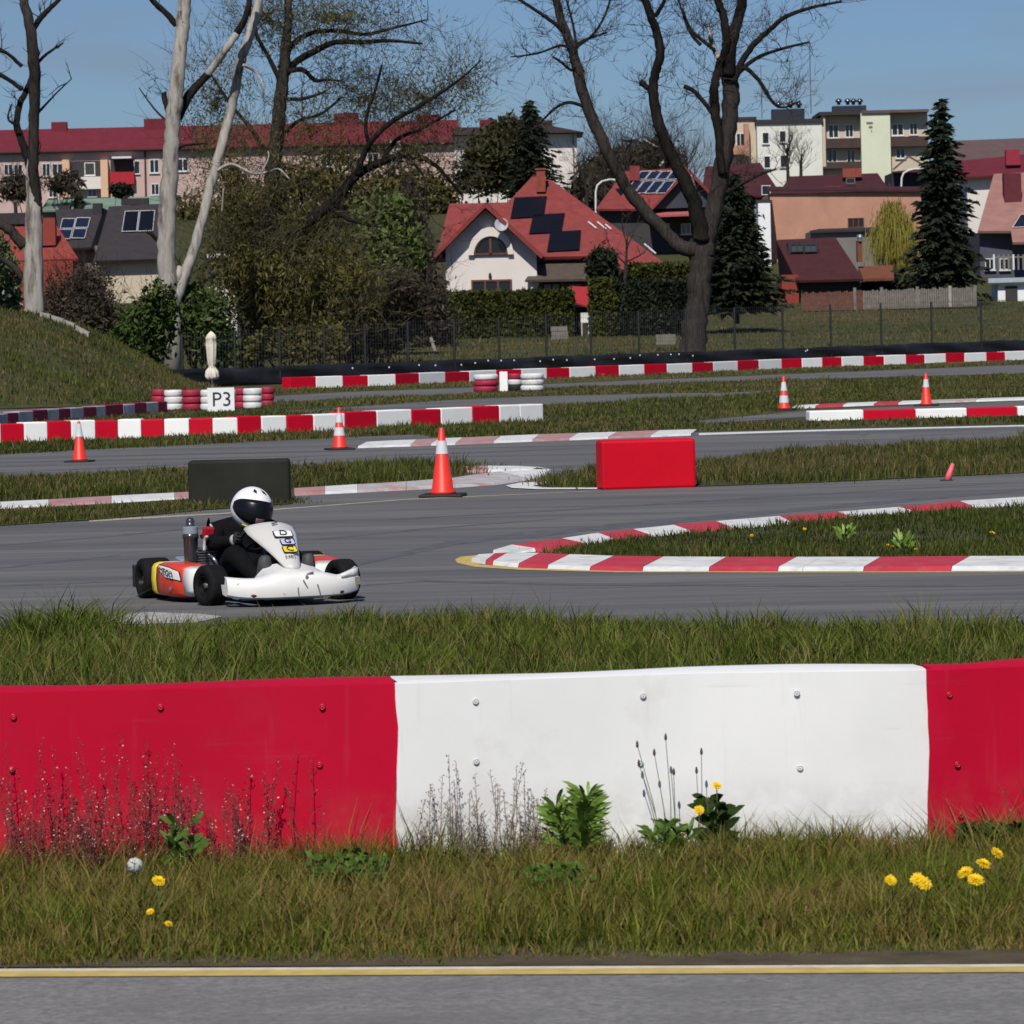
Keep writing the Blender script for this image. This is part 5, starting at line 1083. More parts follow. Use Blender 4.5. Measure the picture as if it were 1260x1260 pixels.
def window(par, x0, x1, y0, y1, d, fm=None, mull=1, sill=True, bars=0, pane=None):
    a, b, z0, z1 = rect(x0, x1, y0, y1, d); fm = fm or FRAMEW; w_ = b - a; h = z1 - z0; f = max(.06, min(w_, h) * .08); mb = MB(); yy = d - .05
    mb.box(((a + b) / 2, yy, z1 - f / 2), (w_, .12, f)).box(((a + b) / 2, yy, z0 + f / 2), (w_, .12, f))
    for k in range(mull + 2):
        xx = a + f / 2 + (w_ - f) * k / (mull + 1); mb.box((xx, yy, (z0 + z1) / 2), (f, .12, h - 2 * f))
    fo = mb.build('window', fm, par, world=True)
    pn = MB().box(((a + b) / 2, d - .015, (z0 + z1) / 2), (w_ - .02, .02, h - .02)); pn.v = [tuple(Vector(v) - par.location) for v in pn.v]; pn.build('pane', pane or GLASS, fo)
    if sill:
        s_ = MB().box(((a + b) / 2, d - .12, z0 - .05), (w_ + .16, .24, .08)); s_.v = [tuple(Vector(v) - par.location) for v in s_.v]; s_.build('sill', fm, fo)
    return fo
def onplane(px, py, q0, n):
    dr = P(px, py, 1.0) - CAMV; t = (q0 - CAMV).dot(n) / dr.dot(n); return CAMV + dr * t
def solar(par, quad, plane_pts, m=None, frame=None, lift=.12, nm='solar_panel'):
    q = [P(*p) for p in plane_pts]; n = (q[1] - q[0]).cross(q[2] - q[0]).normalized(); n = n if n.z > 0 else -n
    c = [onplane(a, b, q[0] + n * lift, n) for a, b in quad]
    o = MB().hexa([v - n * .08 for v in c], c).build(nm, m or SOLAR, par, world=True)
    if frame:
        mb = MB()
        for i in range(4): mb.tube([c[i] + n * .01, c[(i + 1) % 4] + n * .01], .024, 4)
        mb.v = [tuple(Vector(v) - par.location) for v in mb.v]; mb.build('panel_frame', frame, o)
    return o
# --- white house with the red roof
h = house('house', 'white gabled house with a red roof, arched window and three dark solar panels', 650, 360, 250)
wing = [P(548, 385, 246), P(548, 306, 246), P(597, 258, 246), P(655, 313, 246), P(662, 385, 246)]
wing[0].x = wing[1].x; wing[4].x = wing[3].x + .25; wing[3].x = wing[4].x
MB().prism(wing, (0, 6, 0)).build('gable_wall', W_CREAM, h, world=True)
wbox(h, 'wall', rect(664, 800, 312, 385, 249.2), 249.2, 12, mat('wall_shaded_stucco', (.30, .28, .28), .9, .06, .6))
rA, rB = P(597, 249, 244.9), P(600, 249.5, 257)
def rake(nm, tip, back, mm=ROOFRED):
    q = [rA, P(*tip), P(*back), rB]; n = (q[1] - q[0]).cross(q[3] - q[0]).normalized(); n = n if n.z > 0 else -n
    MB().prism(q, -n * .22).build(nm, mm, h, world=True)
rake('roof', (526, 321, 244.9), (528, 321, 257)); rake('roof', (669, 315, 244.9), (671, 315, 257))
fp = [(655, 217, 256.5), (679, 222, 256.5), (826, 330, 246.8), (728, 332.5, 246.8), (727, 315, 248.3), (560, 318, 248.3)]
main_plane = [(655, 217, 256.5), (826, 330, 246.8), (560, 318, 248.3)]
qp = [P(*p) for p in main_plane]; n_ = (qp[1] - qp[0]).cross(qp[2] - qp[0]).normalized(); n_ = n_ if n_.z > 0 else -n_
poly = [onplane(a, b, qp[0], n_) for a, b, _ in fp]
MB().prism(poly, -n_ * .2).build('roof', ROOFRED, h, world=True)
bk = [P(826, 330, 268), P(560, 318, 268)]
for tri in ([poly[1], poly[2], bk[0]], [poly[0], poly[5], bk[1]], [poly[0], poly[1], bk[0], bk[1]]):
    MB().prism(tri, (0, 0, -.2)).build('roof', ROOFRED, h, world=True)
roofpart(h, 'roof', [(553, 250.5, 255), (625, 249, 255), (625, 318, 249.6), (536, 320, 249.6)], ROOFRED)
for q in ([(633, 243), (673, 241), (669, 266), (628, 268)], [(656, 264), (695, 262), (691, 285), (651, 287)], [(677, 285), (715, 283), (713, 307), (673, 309)]):
    solar(h, q, main_plane)
cr = rect(660, 671, 209, 236, 254.5); wbox(h, 'chimney', cr, 254.5, .8, BRICKR); 
cc = MB().box(((cr[0] + cr[1]) / 2, 254.9, cr[3] + .05), (cr[1] - cr[0] + .14, .95, .1)); cc.build('chimney_cap', BRICKR, h, world=True)
# arched window and its white surround
ac = P(604, 313.5, 246); rx, rz_ = 21 / S(246), 24 / S(246)
arc = lambda kx, kz, n=18: [Vector((ac.x + rx * kx * math.cos(math.pi * i / n), 0, ac.z + rz_ * kz * math.sin(math.pi * i / n))) for i in range(n + 1)]
su = MB().loft([[Vector((p.x, 245.97, p.z)), Vector((p.x, 245.72, p.z)), Vector((q.x, 245.72, q.z)), Vector((q.x, 245.97, q.z))] for p, q in zip(arc(1.0, .95), arc(1.32, 1.42))]); su.build('arch_surround', W_CREAM, h, world=True)
aw = MB().loft([[Vector((p.x, 245.93, p.z)), Vector((p.x, 245.80, p.z)), Vector((q.x, 245.80, q.z)), Vector((q.x, 245.93, q.z))] for p, q in zip(arc(.90, .88), arc(.99, .97))])
aw.box((ac.x - .02, 245.87, ac.z + rz_ * .42), (.14, .1, rz_ * .84)).box((ac.x, 245.87, ac.z + .05), (rx * 1.95, .1, .1)); wo_ = aw.build('arched_window', FRAMEB, h, world=True)
pn = MB().prism([Vector((p.x, 245.95, p.z)) for p in arc(.97, .95)], (0, -.02, 0)); pn.v = [tuple(Vector(v) - h.location) for v in pn.v]; pn.build('pane', GLASS, wo_)
window(h, 580, 630, 344, 372, 246, FRAMEB, 2, False)
dsh = P(617, 277, 245.0); dm = MB(); dm.lathe([(.0, .0), (.2, .02), (.38, .10), (.42, .15), (.40, .15), (.2, .05), (.0, .03)], 18, m=Matrix.Rotation(R(75), 4, 'X'), c=dsh); do = dm.build('satellite_dish', mat('dish_grey', (.34, .35, .38), .5), h, smooth=True, world=True)
am = MB().tube([dsh, dsh + Vector((-.1, .9, .1))], .035, 6); am.v = [tuple(Vector(v) - h.location) for v in am.v]; am.build('dish_arm', STEEL, do)
lp = P(603, 339, 245.9); MB().lathe([(.05, 0), (.10, .05), (.08, .25), (.02, .32)], 10, c=lp - Vector((0, 0, .15))).build('wall_lamp', GUTTER, h, world=True)
roofpart(h, 'porch_roof', [(662, 322.5, 249), (726, 321, 249), (723, 343, 245.2), (646, 344.5, 245.2)], mat('porch_brown', (.085, .065, .052), .8, .2, 2), .14)
for px in (655, 700, 722):
    a, b, z0, z1 = rect(px - 1.5, px + 1.5, 346, 385, 245.6); MB().box(((a + b) / 2, 245.6, (z0 + z1) / 2), (b - a, .14, z1 - z0)).build('porch_post', W_CREAM if px == 655 else FRAMEB, h, world=True)
window(h, 668, 690, 348, 372, 249.2, FRAMEB, 1, False); window(h, 698, 718, 348, 372, 249.2, FRAMEB, 1, False)
mb = MB()
for a, b in (((724, 273), (734, 281)), ((735, 273), (746, 282)), ((745, 276), (752, 282)), ((793, 300), (807, 312))):
    mb = MB(); mb.tube([onplane(*a, qp[0] + n_ * .1, n_), onplane(*b, qp[0] + n_ * .1, n_)], .05, 5); mb.build('snow_guard', FRAMEW, h, world=True)
# small red shed and garden clutter
sh = house('garden_shed', 'small shed with a bright red roof between the two clipped hedges', 717, 380, 241, 'shed')
roofpart(sh, 'roof', [(704, 352, 242.5), (724, 353, 242.5), (731, 379, 239.6), (706, 372, 239.6)], mat('shed_red', (.36, .03, .035), .6, .1, 2), .1)
wbox(sh, 'wall', rect(707, 728, 378, 425, 240.6), 240.6, 2.0, W_DARK)
cl_ = house('garden_chair', 'white plastic chair in the gap between the two hedges', 720, 395, 239, 'chair')
mb = MB(); c0 = P(720, 402, 239); 
MB().box(c0 + Vector((0, 0, .25)), (.5, .45, .05)).build('seat', FRAMEW, cl_, world=True); MB().box(c0 + Vector((0, .22, .55)), (.5, .05, .55)).build('backrest', FRAMEW, cl_, world=True)
for sx in (-.2, .2):
    for sy in (-.18, .18): MB().box(c0 + Vector((sx, sy, -.15)), (.05, .05, .8)).build('leg', FRAMEW, cl_, world=True)
for (x0, x1, y0, y1, d, lb) in ((678, 699, 401, 421, 230, 'pale stack of concrete slabs in front of the wide hedge'), (807, 832, 411, 424, 205, 'low pale concrete slab left of the big bare tree trunk')):
    t = house('concrete_slabs', lb, (x0 + x1) / 2, y1, d, 'concrete slabs'); r = rect(x0, x1, y0, y1, d); k = 3
    for i in range(k):
        z0 = r[2] + (r[3] - r[2]) * i / k; o = wbox(t, 'slab', (r[0] + .03 * (i % 2), r[1] - .04 * ((i + 1) % 2), z0, z0 + (r[3] - r[2]) / k - .02), d, .8, mat('dull_concrete', (.17, .16, .14), .9, .3, 3))
st = house('wooden_stake', 'short leaning pale stake in the brown grass before the thicket', 533, 430, 215, 'stake'); MB().tube([P(536, 434, 215), P(530, 415, 215)], [.10, .09], 7).box(P(532, 420, 214.9), (.3, .04, .05)).build('stake', mat('stake_grey', (.28, .26, .23), .9, .2, 4), st, world=True)
# --- long pink apartment block far left
a1 = house('apartment_block', 'long pink apartment block with a berry red roof on the left', 200, 240, 520, 'building')
D = 520
r = rect(-60, 560, 178, 262, D); r = (r[0], r[1], tz(D) - 1, P(0, 186, D).z); wbox(a1, 'wall', r, D, 11, W_PINK)
zt = P(0, 187.5, D - .8).z; zr = P(0, 160, D + 5.5).z; x0, x1 = r[0] - .5, r[1] + .5
MB().prism([Vector((x0, D - .9, zt)), Vector((x1, D - .9, zt)), Vector((x1, D + 5.5, zr)), Vector((x0, D + 5.5, zr))], (0, .12, -.25)).build('roof', ROOFBERRY, a1, world=True)
MB().prism([Vector((x0, D + 11.9, zt)), Vector((x1, D + 11.9, zt)), Vector((x1, D + 5.5, zr)), Vector((x0, D + 5.5, zr))], (0, -.12, -.25)).build('roof', ROOFBERRY, a1, world=True)
MB().box(((x0 + x1) / 2, D - .98, zt - .05), (x1 - x0, .12, .18)).build('gutter', GUTTER, a1, world=True)
for (p0, p1, t_) in ((63, 82, 150), (177, 203, 146), (411, 441, 139), (512, 540, 141), (590, 612, 147)):
    q = rect(p0, p1, t_, t_ + 16, D + 4.6); wbox(a1, 'chimney', q, D + 4.6, 1.4, ROOFBERRY)
for (p0, p1, y0, y1, m_) in ((5, 16, 202, 216, 1), (17, 28, 202, 216, 1), (52, 62, 201, 217, 1), (64, 78, 201, 217, 1), (104, 117, 200, 216, 0), (184, 196, 196, 213, 1), (108, 119, 230, 242, 1), (165, 172, 198, 214, 0), (218, 232, 195, 211, 1), (395, 408, 190, 205, 1), (424, 436, 190, 205, 1), (452, 466, 188, 203, 1), (20, 34, 232, 244, 1), (60, 70, 231, 243, 1), (186, 196, 226, 240, 1), (395, 408, 222, 236, 1), (424, 436, 222, 236, 1)):
    window(a1, p0, p1, y0, y1, D, FRAMEW, m_)
for (p0, p1, y0, y1, mm, lab) in ((86, 126, 198, 218, W_DARK, 'shaded grey glazed balcony'), (136, 166, 196, 212, W_DARK, 'balcony with a bright red parapet under a white awning')):
    q = rect(p0, p1, y0, y1, D - .02); bo = wbox(a1, 'balcony', q, D - .06, .05, W_DARK); bo['label'] = lab
    q2 = rect(p0, p1, y1, y1 + 15, D); ped = MB().box(((q2[0] + q2[1]) / 2, D - .55, (q2[2] + q2[3]) / 2), (q2[1] - q2[0], 1.1, q2[3] - q2[2])); ped.v = [tuple(Vector(v) - a1.location) for v in ped.v]
    ped.build('parapet', W_CREAM if p0 == 86 else mat('parapet_red', (.36, .015, .03), .7), bo)
for p0, p1 in ((78, 87), (125, 134)):
    q = rect(p0, p1, 197, 243, D); wbox(a1, 'side_wall', q, D - 1.2, 1.15, W_APRICOT)
q = rect(139, 163, 193, 195.5, D); wbox(a1, 'awning', q, D - 1.6, 1.5, FRAMEW)
q = rect(178, 180, 186, 243, D); wbox(a1, 'downpipe', q, D - .2, .12, GUTTER)
q = rect(371, 372.6, 110, 150, D + 5.2); wbox(a1, 'antenna_pole', q, D + 5.2, .12, GUTTER)
dq = house('dormer_window', 'x', 0, 0, 10) if False else None
q = rect(474, 493, 172, 194, D - .4); dmr = wbox(a1, 'dormer', q, D - .5, 2.5, W_PINK); window(a1, 475.5, 490, 174, 193, D - .5, FRAMEW, 0, False, pane=mat('blind', (.42, .42, .36), .6))
# --- cream end block behind the dark spruce
a2 = house('apartment_block', 'apartment block with a bare cream end wall and dark roof behind the spruce', 690, 245, 475, 'building'); D = 475
q = rect(560, 711, 166, 262, D); q = (q[0], q[1], tz(D) - 1, q[3]); wbox(a2, 'wall', q, D, 12, W_CREAM)
mb = MB(); zt = P(690, 164, D).z; zr = zt + 1.0; x0, x1 = q[0] - .3, q[1] + .8
MB().hexa([Vector((x0, D - 1.6, zt)), Vector((x1, D - 1.6, zt)), Vector((x1, D + 13, zt)), Vector((x0, D + 13, zt))], [Vector((x0 + .3, D + 3, zr + .1)), Vector((x1 - 3.5, D + 3, zr)), Vector((x1 - 3.5, D + 8, zr)), Vector((x0 + .3, D + 8, zr + .1))]).build('roof', mat('roof_umber', (.035, .022, .022), .8, .15, 1), a2, world=True)
wbox(a2, 'chimney', rect(664, 680, 148, 163, D + 2), D + 2, 1.4, mat('chimney_umber', (.07, .03, .03), .8))
wbox(a2, 'downpipe', rect(705.3, 706.8, 165, 246, D), D - .25, .15, W_GREY)
for (p0, p1, y0, y1) in ((585, 595, 182, 196), (605, 615, 182, 196), (585, 595, 210, 224)): window(a2, p0, p1, y0, y1, D)
lq = P(696, 195, D - .03); o = link('lettering', text_mesh('OSSI I', .62, mat('wall_letter', (.36, .33, .31), .9), .02), a2); o.location = lq - a2.location; o.rotation_euler = (R(90), 0, 0)
# --- white apartment block on the right
a3 = house('apartment_block', 'white and lime apartment block with balconies and vents on a flat roof', 1010, 215, 500, 'building'); D = 500
zb = tz(D) - 1; W_UMB = mat('balcony_umber', (.06, .038, .034), .85, .15, 1)
def wseg(nm, x0, x1, yt, m, dd=0.0, dep=12, yb=None):
    q = rect(x0, x1, yt, 230 if yb is None else yb, D + dd); q = (q[0], q[1], zb if yb is None else q[2], q[3]); return wbox(a3, nm, q, D + dd, dep, m)
wseg('wall', 897, 932, 147, W_BEIGE, 2.5); wseg('wall', 932, 1012, 151, W_WHITE, 0); wseg('wall', 1012, 1060, 142, W_BEIGE, 1.6); wseg('wall', 1060, 1096, 138.5, W_LIME, -.4); wseg('wall', 1096, 1142, 138, W_BEIGE, 1.2)
for x0, x1, y0, y1, dd in ((1008, 1066, 137, 141.5, -.2), (930, 1013, 146.5, 151.5, -.3), (1060, 1143, 135, 138.5, -.7), (896, 931, 144, 147.5, 2.2)):
    wbox(a3, 'roof_edge', rect(x0, x1, y0, y1, D + dd), D + dd, 12.5, GUTTER if x0 != 1060 else ROOFGREY)
for x0, x1, y0, y1, dd in ((938, 946, 163, 177, 0), (959, 967, 161, 175, 0), (940, 948, 192, 207, 0), (960, 968, 191, 206, 0), (1019, 1032, 153, 170, 1.6), (1040, 1050, 153, 169, 1.6), (1097, 1112, 152, 167, 1.2), (1119, 1129, 151, 166, 1.2), (1102, 1114, 182, 195, 1.2), (1018, 1030, 184, 200, 1.6), (1042, 1052, 184, 200, 1.6), (906, 916, 164, 180, 2.5)):
    window(a3, x0, x1, y0, y1, D + dd, FRAMEW, 1 if x1 - x0 > 9 else 0)
for x0, x1, y0, y1, dd, mm in ((1013, 1066, 170, 182, .2, W_UMB), (1013, 1064, 199, 207, .2, W_UMB), (1096, 1142, 168, 180, .1, W_UMB), (897, 920, 179, 190, 1.2, W_ORANGE)):
    wbox(a3, 'balcony', rect(x0, x1, y0, y1, D + dd), D + dd, 1.3, mm)
wbox(a3, 'balcony_side_wall', rect(1012, 1016, 142, 205, D), D + .15, 1.4, W_BEIGE); wbox(a3, 'balcony_side_wall', rect(916, 922, 152, 192, D + 1), D + 1, 1.4, W_ORANGE)
for k in range(3):
    wbox(a3, 'vent_slot', rect(1066 + k * 3, 1074 - k * .5, 150 + k * 5, 152.5 + k * 5, D - .4), D - .46, .05, W_GREY)
q = rect(970.5, 972, 155, 200, D); wbox(a3, 'lightning_rod', q, D - .12, .1, W_GREY)
for x0, x1, y0, y1, vx in ((950, 990, 134, 147, (958, 973, 983)), (1025, 1066, 130, 139, (1032, 1043, 1050, 1058))):
    q = rect(x0, x1, y0, y1, D + 4); cb = wbox(a3, 'chimney', q, D + 4, 2, mat('chimney_navy', (.022, .025, .04), .7, .2, 1))
    for px in vx:
        p = P(px, y0 - 4, D + 4.6); vm = MB().lathe([(.22, -.3), (.22, .0), (.42, .05), (.40, .25), (.22, .45), (.0, .5)], 12, c=p); vm.v = [tuple(Vector(v) - a3.location) for v in vm.v]; vm.build('vent_cowl', mat('cowl_steel', (.16, .17, .22), .25, .1, 4, 0, .5, metal=.9), cb, smooth=True)
for px, y0, y1, rr_ in ((996, 50, 140, .07), (936, 80, 146, .05)):
    m0 = P(px + (y1 - y0) * SR, y1, D + 3); m1 = P(px, y0, D + 3); t = thing('antenna_mast', 'tall thin antenna mast on the flat white apartment roof' if px == 996 else 'thin antenna mast left on the flat white apartment roof', 'antenna', m0)
    MB().tube([m0, m1], rr_, 6).build('mast', mat('mast_steel', (.14, .14, .15), .5), t, world=True)
    for f, wd in ((.88, 2.0), (.45, 2.0)) if px == 996 else ((.98, 1.4),):
        c = m0.lerp(m1, f); MB().tube([c - Vector((wd / 2, 0, 0)), c + Vector((wd / 2, 0, 0))], .035, 5).tube([c + Vector((-wd / 3, -.3, 0)), c + Vector((-wd / 3, .3, 0))], .03, 4).build('antenna_arm', mat('mast_steel', (.14, .14, .15), .5), t, world=True)
# --- houses left behind the shrubs
def simple_house(label, wallr, d, depth, wm, roofs, chim=(), sol=(), wins=(), name='house'):
    t = house(name, label, (wallr[0] + wallr[1]) / 2, wallr[3], d)
    q = rect(*wallr, d); wbox(t, 'wall', (q[0], q[1], min(q[2], tz(d) - .5), q[3]), d, depth, wm)
    for pts, m in roofs: roofpart(t, 'roof', pts, m)
    for c in chim: wbox(t, 'chimney', rect(*c[:4], c[4]), c[4], 1.0, c[5])
    for quad, plane, m, fr in sol: solar(t, quad, plane, m, fr)
    for w_ in wins: window(t, *w_[:4], w_[4], *(w_[5:] or ()))
    return t
pl1 = [(68, 258, 309), (128, 256, 309), (112, 304, 303), (75, 306, 303)]
s4 = []
for (a, b, c, e) in ((74, 90, 269, 281), (91.5, 108, 268, 280), (70, 86, 282.5, 294), (88, 104, 281.5, 293)):
    s4.append(([(a + 3, c), (b + 3, c), (b, e), (a, e)], pl1, SOLARB, FRAMEW))
simple_house('dark roofed house with four solar panels right of the left dead tree', (70, 125, 303, 360), 304, 8, W_GREY, [(pl1, ROOFDK), ([(128, 256, 309), (137, 262, 311), (122, 318, 304.6), (112, 304, 303)], ROOFDK)], [(114, 125, 250, 266, 308, ROOFDK), (72, 86, 253, 258, 309, ROOFDK)], s4)
pl2 = [(134, 254, 308), (212, 250, 308), (205, 318, 300), (115, 321, 300)]
simple_house('dark roofed house with two framed solar panels left of the forked white tree', (118, 205, 318, 370), 301, 8, W_BEIGE, [(pl2, ROOFDK)], [(149, 182, 244, 252, 308, ROOFDK)],
    [([(154, 260), (171, 259.5), (168, 284.5), (150, 285)], pl2, SOLAR, FRAMEW), ([(172.5, 259.5), (190.5, 259), (188, 284), (169.5, 284.5)], pl2, SOLAR, FRAMEW)])
simple_house('orange red roofed house behind the trunk of the left dead tree', (-5, 90, 322, 380), 296, 8, mat('wall_rust', (.22, .042, .03), .85, .1, 1), [([(-20, 275, 303), (66, 271, 303), (96, 318, 296), (-20, 322, 296)], mat('roof_orange', (.24, .045, .032), .8, .12, 1.5))], [(50, 68, 268, 302, 298, mat('wall_rust', (.22, .042, .03))), (0, 30, 262, 276, 302, ROOFDK)])
gs_ = simple_house('long low building with a pale green roof below the pink apartment block', (52, 205, 254, 275), 420, 8, W_GREY, [([(58, 246, 426), (205, 241, 426), (208, 255, 419), (50, 259, 419)], mat('roof_mint', (.16, .24, .18), .85, .15, .6))])
simple_house('cream cottage wall glimpsed between the willow and the forked white tree', (255, 290, 312, 340), 235, 5, W_CREAM, [([(252, 308, 240), (293, 307, 240), (295, 318, 234), (250, 319, 234)], ROOFDK)])
# --- middle right: red roofed house with a solar array
pm = [(768, 211, 352), (846, 206, 352), (806, 257, 343), (733, 257, 343)]
sol = []
for r0, (ya, yb) in enumerate(((211, 221), (223, 238))):
    for k in range(4 - r0 * 0):
        xa = 789 + k * 13 - r0 * 9; sh_ = (yb - ya) * .78
        sol.append(([(xa, ya), (xa + 12, ya - .5), (xa + 12 - sh_, yb - .5), (xa - sh_, yb)], pm, SOLARB, FRAMEW))
sol.append(([(758, 232), (772, 231), (760, 247), (744, 248)], pm, SOLAR, None))
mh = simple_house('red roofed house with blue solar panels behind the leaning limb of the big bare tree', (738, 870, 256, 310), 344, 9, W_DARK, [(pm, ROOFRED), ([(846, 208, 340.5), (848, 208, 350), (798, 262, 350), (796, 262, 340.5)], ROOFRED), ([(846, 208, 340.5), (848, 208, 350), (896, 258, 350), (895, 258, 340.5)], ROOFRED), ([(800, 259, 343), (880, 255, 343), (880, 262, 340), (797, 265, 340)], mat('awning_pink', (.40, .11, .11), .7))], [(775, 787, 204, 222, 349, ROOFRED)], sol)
gq = [P(846, 212, 341.3), P(803, 257, 341.3), P(890, 254, 341.3)]; MB().prism(gq, (0, .2, 0)).build('gable', mat('gable_slate', (.035, .04, .055), .6, .15, 1), mh, world=True)
window(mh, 812, 824, 275, 288, 344); window(mh, 838, 850, 275, 288, 344)
# --- right: orange building, grey annex, maroon houses
ob = simple_house('long building with a blank orange wall and one small dark window', (948, 1134, 236, 310), 330, 10, W_ORANGE, [([(944, 233, 329.6), (1138, 233, 329.6), (1138, 229.5, 341), (944, 229.5, 341)], ROOFMAR)], (), (), ((1043, 1063, 268, 280, 330, W_BROWN, 2, False),))
simple_house('low grey annex in front of the orange wall behind the maroon roof', (998, 1092, 284, 325), 318, 6, W_GREY, [([(996, 284, 317.6), (1094, 281, 317.6), (1094, 279, 324), (1008, 281.5, 324)], ROOFDK)])
simple_house('house with a maroon roof behind the top of the orange wall', (965, 1095, 236, 260), 372, 9, W_BROWN, [([(972, 217, 379), (1080, 213, 379), (1098, 239, 371), (955, 242, 371)], ROOFMAR)], [(1037, 1060, 207, 218, 376, BRICKR), (1015, 1036, 229, 236, 372.5, BRICKR)], (), ((1041, 1052, 219, 226, 374, W_GREY, 0, False),))
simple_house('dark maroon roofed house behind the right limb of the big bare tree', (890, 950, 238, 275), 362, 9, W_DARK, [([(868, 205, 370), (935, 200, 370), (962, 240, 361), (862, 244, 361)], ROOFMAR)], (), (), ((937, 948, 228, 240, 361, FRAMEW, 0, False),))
simple_house('bright white gable end squeezed left of the orange wall', (933, 948, 250, 282), 326, 5, mat('wall_bright', (.75, .76, .78), .9, .04, 1), [([(930, 250, 326), (950, 249, 326), (950, 245, 331), (930, 246, 331)], ROOFDK)])
mp_ = [(958, 295, 287), (1028, 292, 287), (1062, 343, 279), (983, 345, 279)]
mr_ = simple_house('low house with a dark maroon roof and dormer window behind the picket fence', (985, 1058, 343, 380), 280, 8, W_DARK, [(mp_, ROOFMAR), ([(958, 295, 287), (983, 345, 279), (962, 341, 290)], ROOFMAR), ([(1056, 328, 284), (1098, 326, 284), (1100, 342, 279), (1062, 343, 279)], W_BROWN)], [(1055, 1061, 296, 322, 283, W_BROWN)])
wbox(mr_, 'gable_wall', rect(962, 983, 338, 382, 279.6), 279.6, 6, mat('wall_rust', (.22, .042, .03)))
wbox(mr_, 'dormer', rect(970, 1007, 298, 312, 284), 284, 2, ROOFDK); 
for k in range(2): window(mr_, 973 + k * 17, 988 + k * 17, 300, 310, 284, W_DARK, 1, False, pane=mat('dormer_glass', (.05, .06, .08), .1, .1, 1, 0, .6))
MB().lathe([(.16, 0), (.16, .25), (.24, .28), (.2, .45), (.0, .5)], 10, c=P(1058, 297, 283)).build('chimney_cowl', STEEL, mr_, world=True)
pk = [(1223, 214, 316), (1300, 210, 316), (1300, 297, 305), (1246, 298, 305), (1244, 284, 306.6), (1203, 284, 306.6)]
pq = [P(*pk[i]) for i in (0, 1, 5)]; pn_ = (pq[1] - pq[0]).cross(pq[2] - pq[0]).normalized(); pn_ = pn_ if pn_.z > 0 else -pn_
rp_ = house('house', 'house with a faded pink roof and tall maroon chimney on the right edge', 1240, 300, 306)
MB().prism([onplane(a, b, pq[0], pn_) for a, b, _ in pk], -pn_ * .2).build('roof', ROOFPINK, rp_, world=True)
q = rect(1206, 1300, 285, 350, 307.6); wbox(rp_, 'wall', (q[0], q[1], tz(307) - .5, q[3]), 307.6, 9, mat('wall_slate', (.07, .075, .10), .8, .1, 1))
wbox(rp_, 'chimney', rect(1236, 1257, 213, 262, 311), 311, 1.3, mat('chimney_maroon', (.10, .02, .026), .8, .15, 2))
solar(rp_, [(1256, 264), (1274, 263), (1266, 279), (1246, 280)], [pk[0], pk[1], pk[5]], GLASS, FRAMEW, .08, 'skylight')
window(rp_, 1212, 1224, 318, 332, 307.6); window(rp_, 1230, 1242, 318, 332, 307.6)
simple_house('house with a bright berry roof and red chimney behind the pink roof', (1190, 1300, 216, 250), 360, 9, W_CREAM, [([(1180, 198, 368), (1300, 186, 368), (1300, 212, 359), (1175, 218, 359)], ROOFBERRY)], [(1238, 1255, 184, 203, 362, mat('chimney_red', (.26, .02, .04)))])
simple_house('long grey maroon roof with small dormers at the far right', (1165, 1300, 196, 230), 470, 10, W_DARK, [([(1150, 174, 478), (1310, 168, 478), (1310, 194, 468), (1150, 199, 468)], ROOFGREY)])
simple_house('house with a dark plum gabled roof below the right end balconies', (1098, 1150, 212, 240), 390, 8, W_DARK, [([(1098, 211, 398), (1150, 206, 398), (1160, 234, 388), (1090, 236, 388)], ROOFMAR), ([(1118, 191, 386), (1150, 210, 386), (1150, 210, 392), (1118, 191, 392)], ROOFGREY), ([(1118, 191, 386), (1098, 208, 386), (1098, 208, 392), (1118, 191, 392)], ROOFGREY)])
wsd = simple_house('small white shed with a flat pale blue roof at the right edge', (1228, 1300, 349, 380), 276, 4, mat('wall_bright', (.75, .76, .78)), [([(1216, 345, 275.5), (1310, 342, 275.5), (1310, 340, 281), (1216, 342.5, 281)], mat('roof_paleblue', (.35, .40, .48), .6))], name='shed')
wbox(wsd, 'door', rect(1237, 1252, 352, 378, 276), 275.9, .06, W_DARK)
lf = house('fence', 'low white rail fence in front of the pink roofed house', 1240, 332, 295, 'fence')
for k in range(12): wbox(lf, 'slat', rect(1222 + k * 6, 1224.2 + k * 6, 313, 332, 295), 295, .06, W_GREY if k % 4 else FRAMEW)
wbox(lf, 'rail', rect(1220, 1300, 315, 317, 295), 295.08, .06, W_GREY)
# picket fence
pf = house('picket_fence', 'weathered wooden picket fence, brown left and grey right, behind the field', 1095, 378, 268, 'fence'); rr = random.Random(9)
W_PB = mat('picket_brown', (.13, .06, .045), .9, .3, 3); W_PG = mat('picket_grey', (.17, .15, .135), .9, .3, 3)
for m_, xa, xb in ((W_PB, 986, 1062), (W_PG, 1062, 1200)):
    mb = MB(); x = xa
    while x < xb:
        y0 = 360.5 - (x - 986) * .035 + rr.uniform(-1.2, 1.2); q = rect(x, x + 2.3, y0, 383 - (x - 986) * .03, 268); mb.box(((q[0] + q[1]) / 2, 268 + rr.uniform(-.02, .02), (q[2] + q[3]) / 2), (q[1] - q[0], .03, q[3] - q[2])); x += 2.75
    mb.build('picket', m_, pf, world=True)['kind'] = 'stuff'
    for yy in (365, 376): q = rect(xa, xb, yy - (xa - 986) * .03, yy + 1.6 - (xa - 986) * .03, 268.1); wbox(pf, 'rail', q, 268.08, .06, m_)
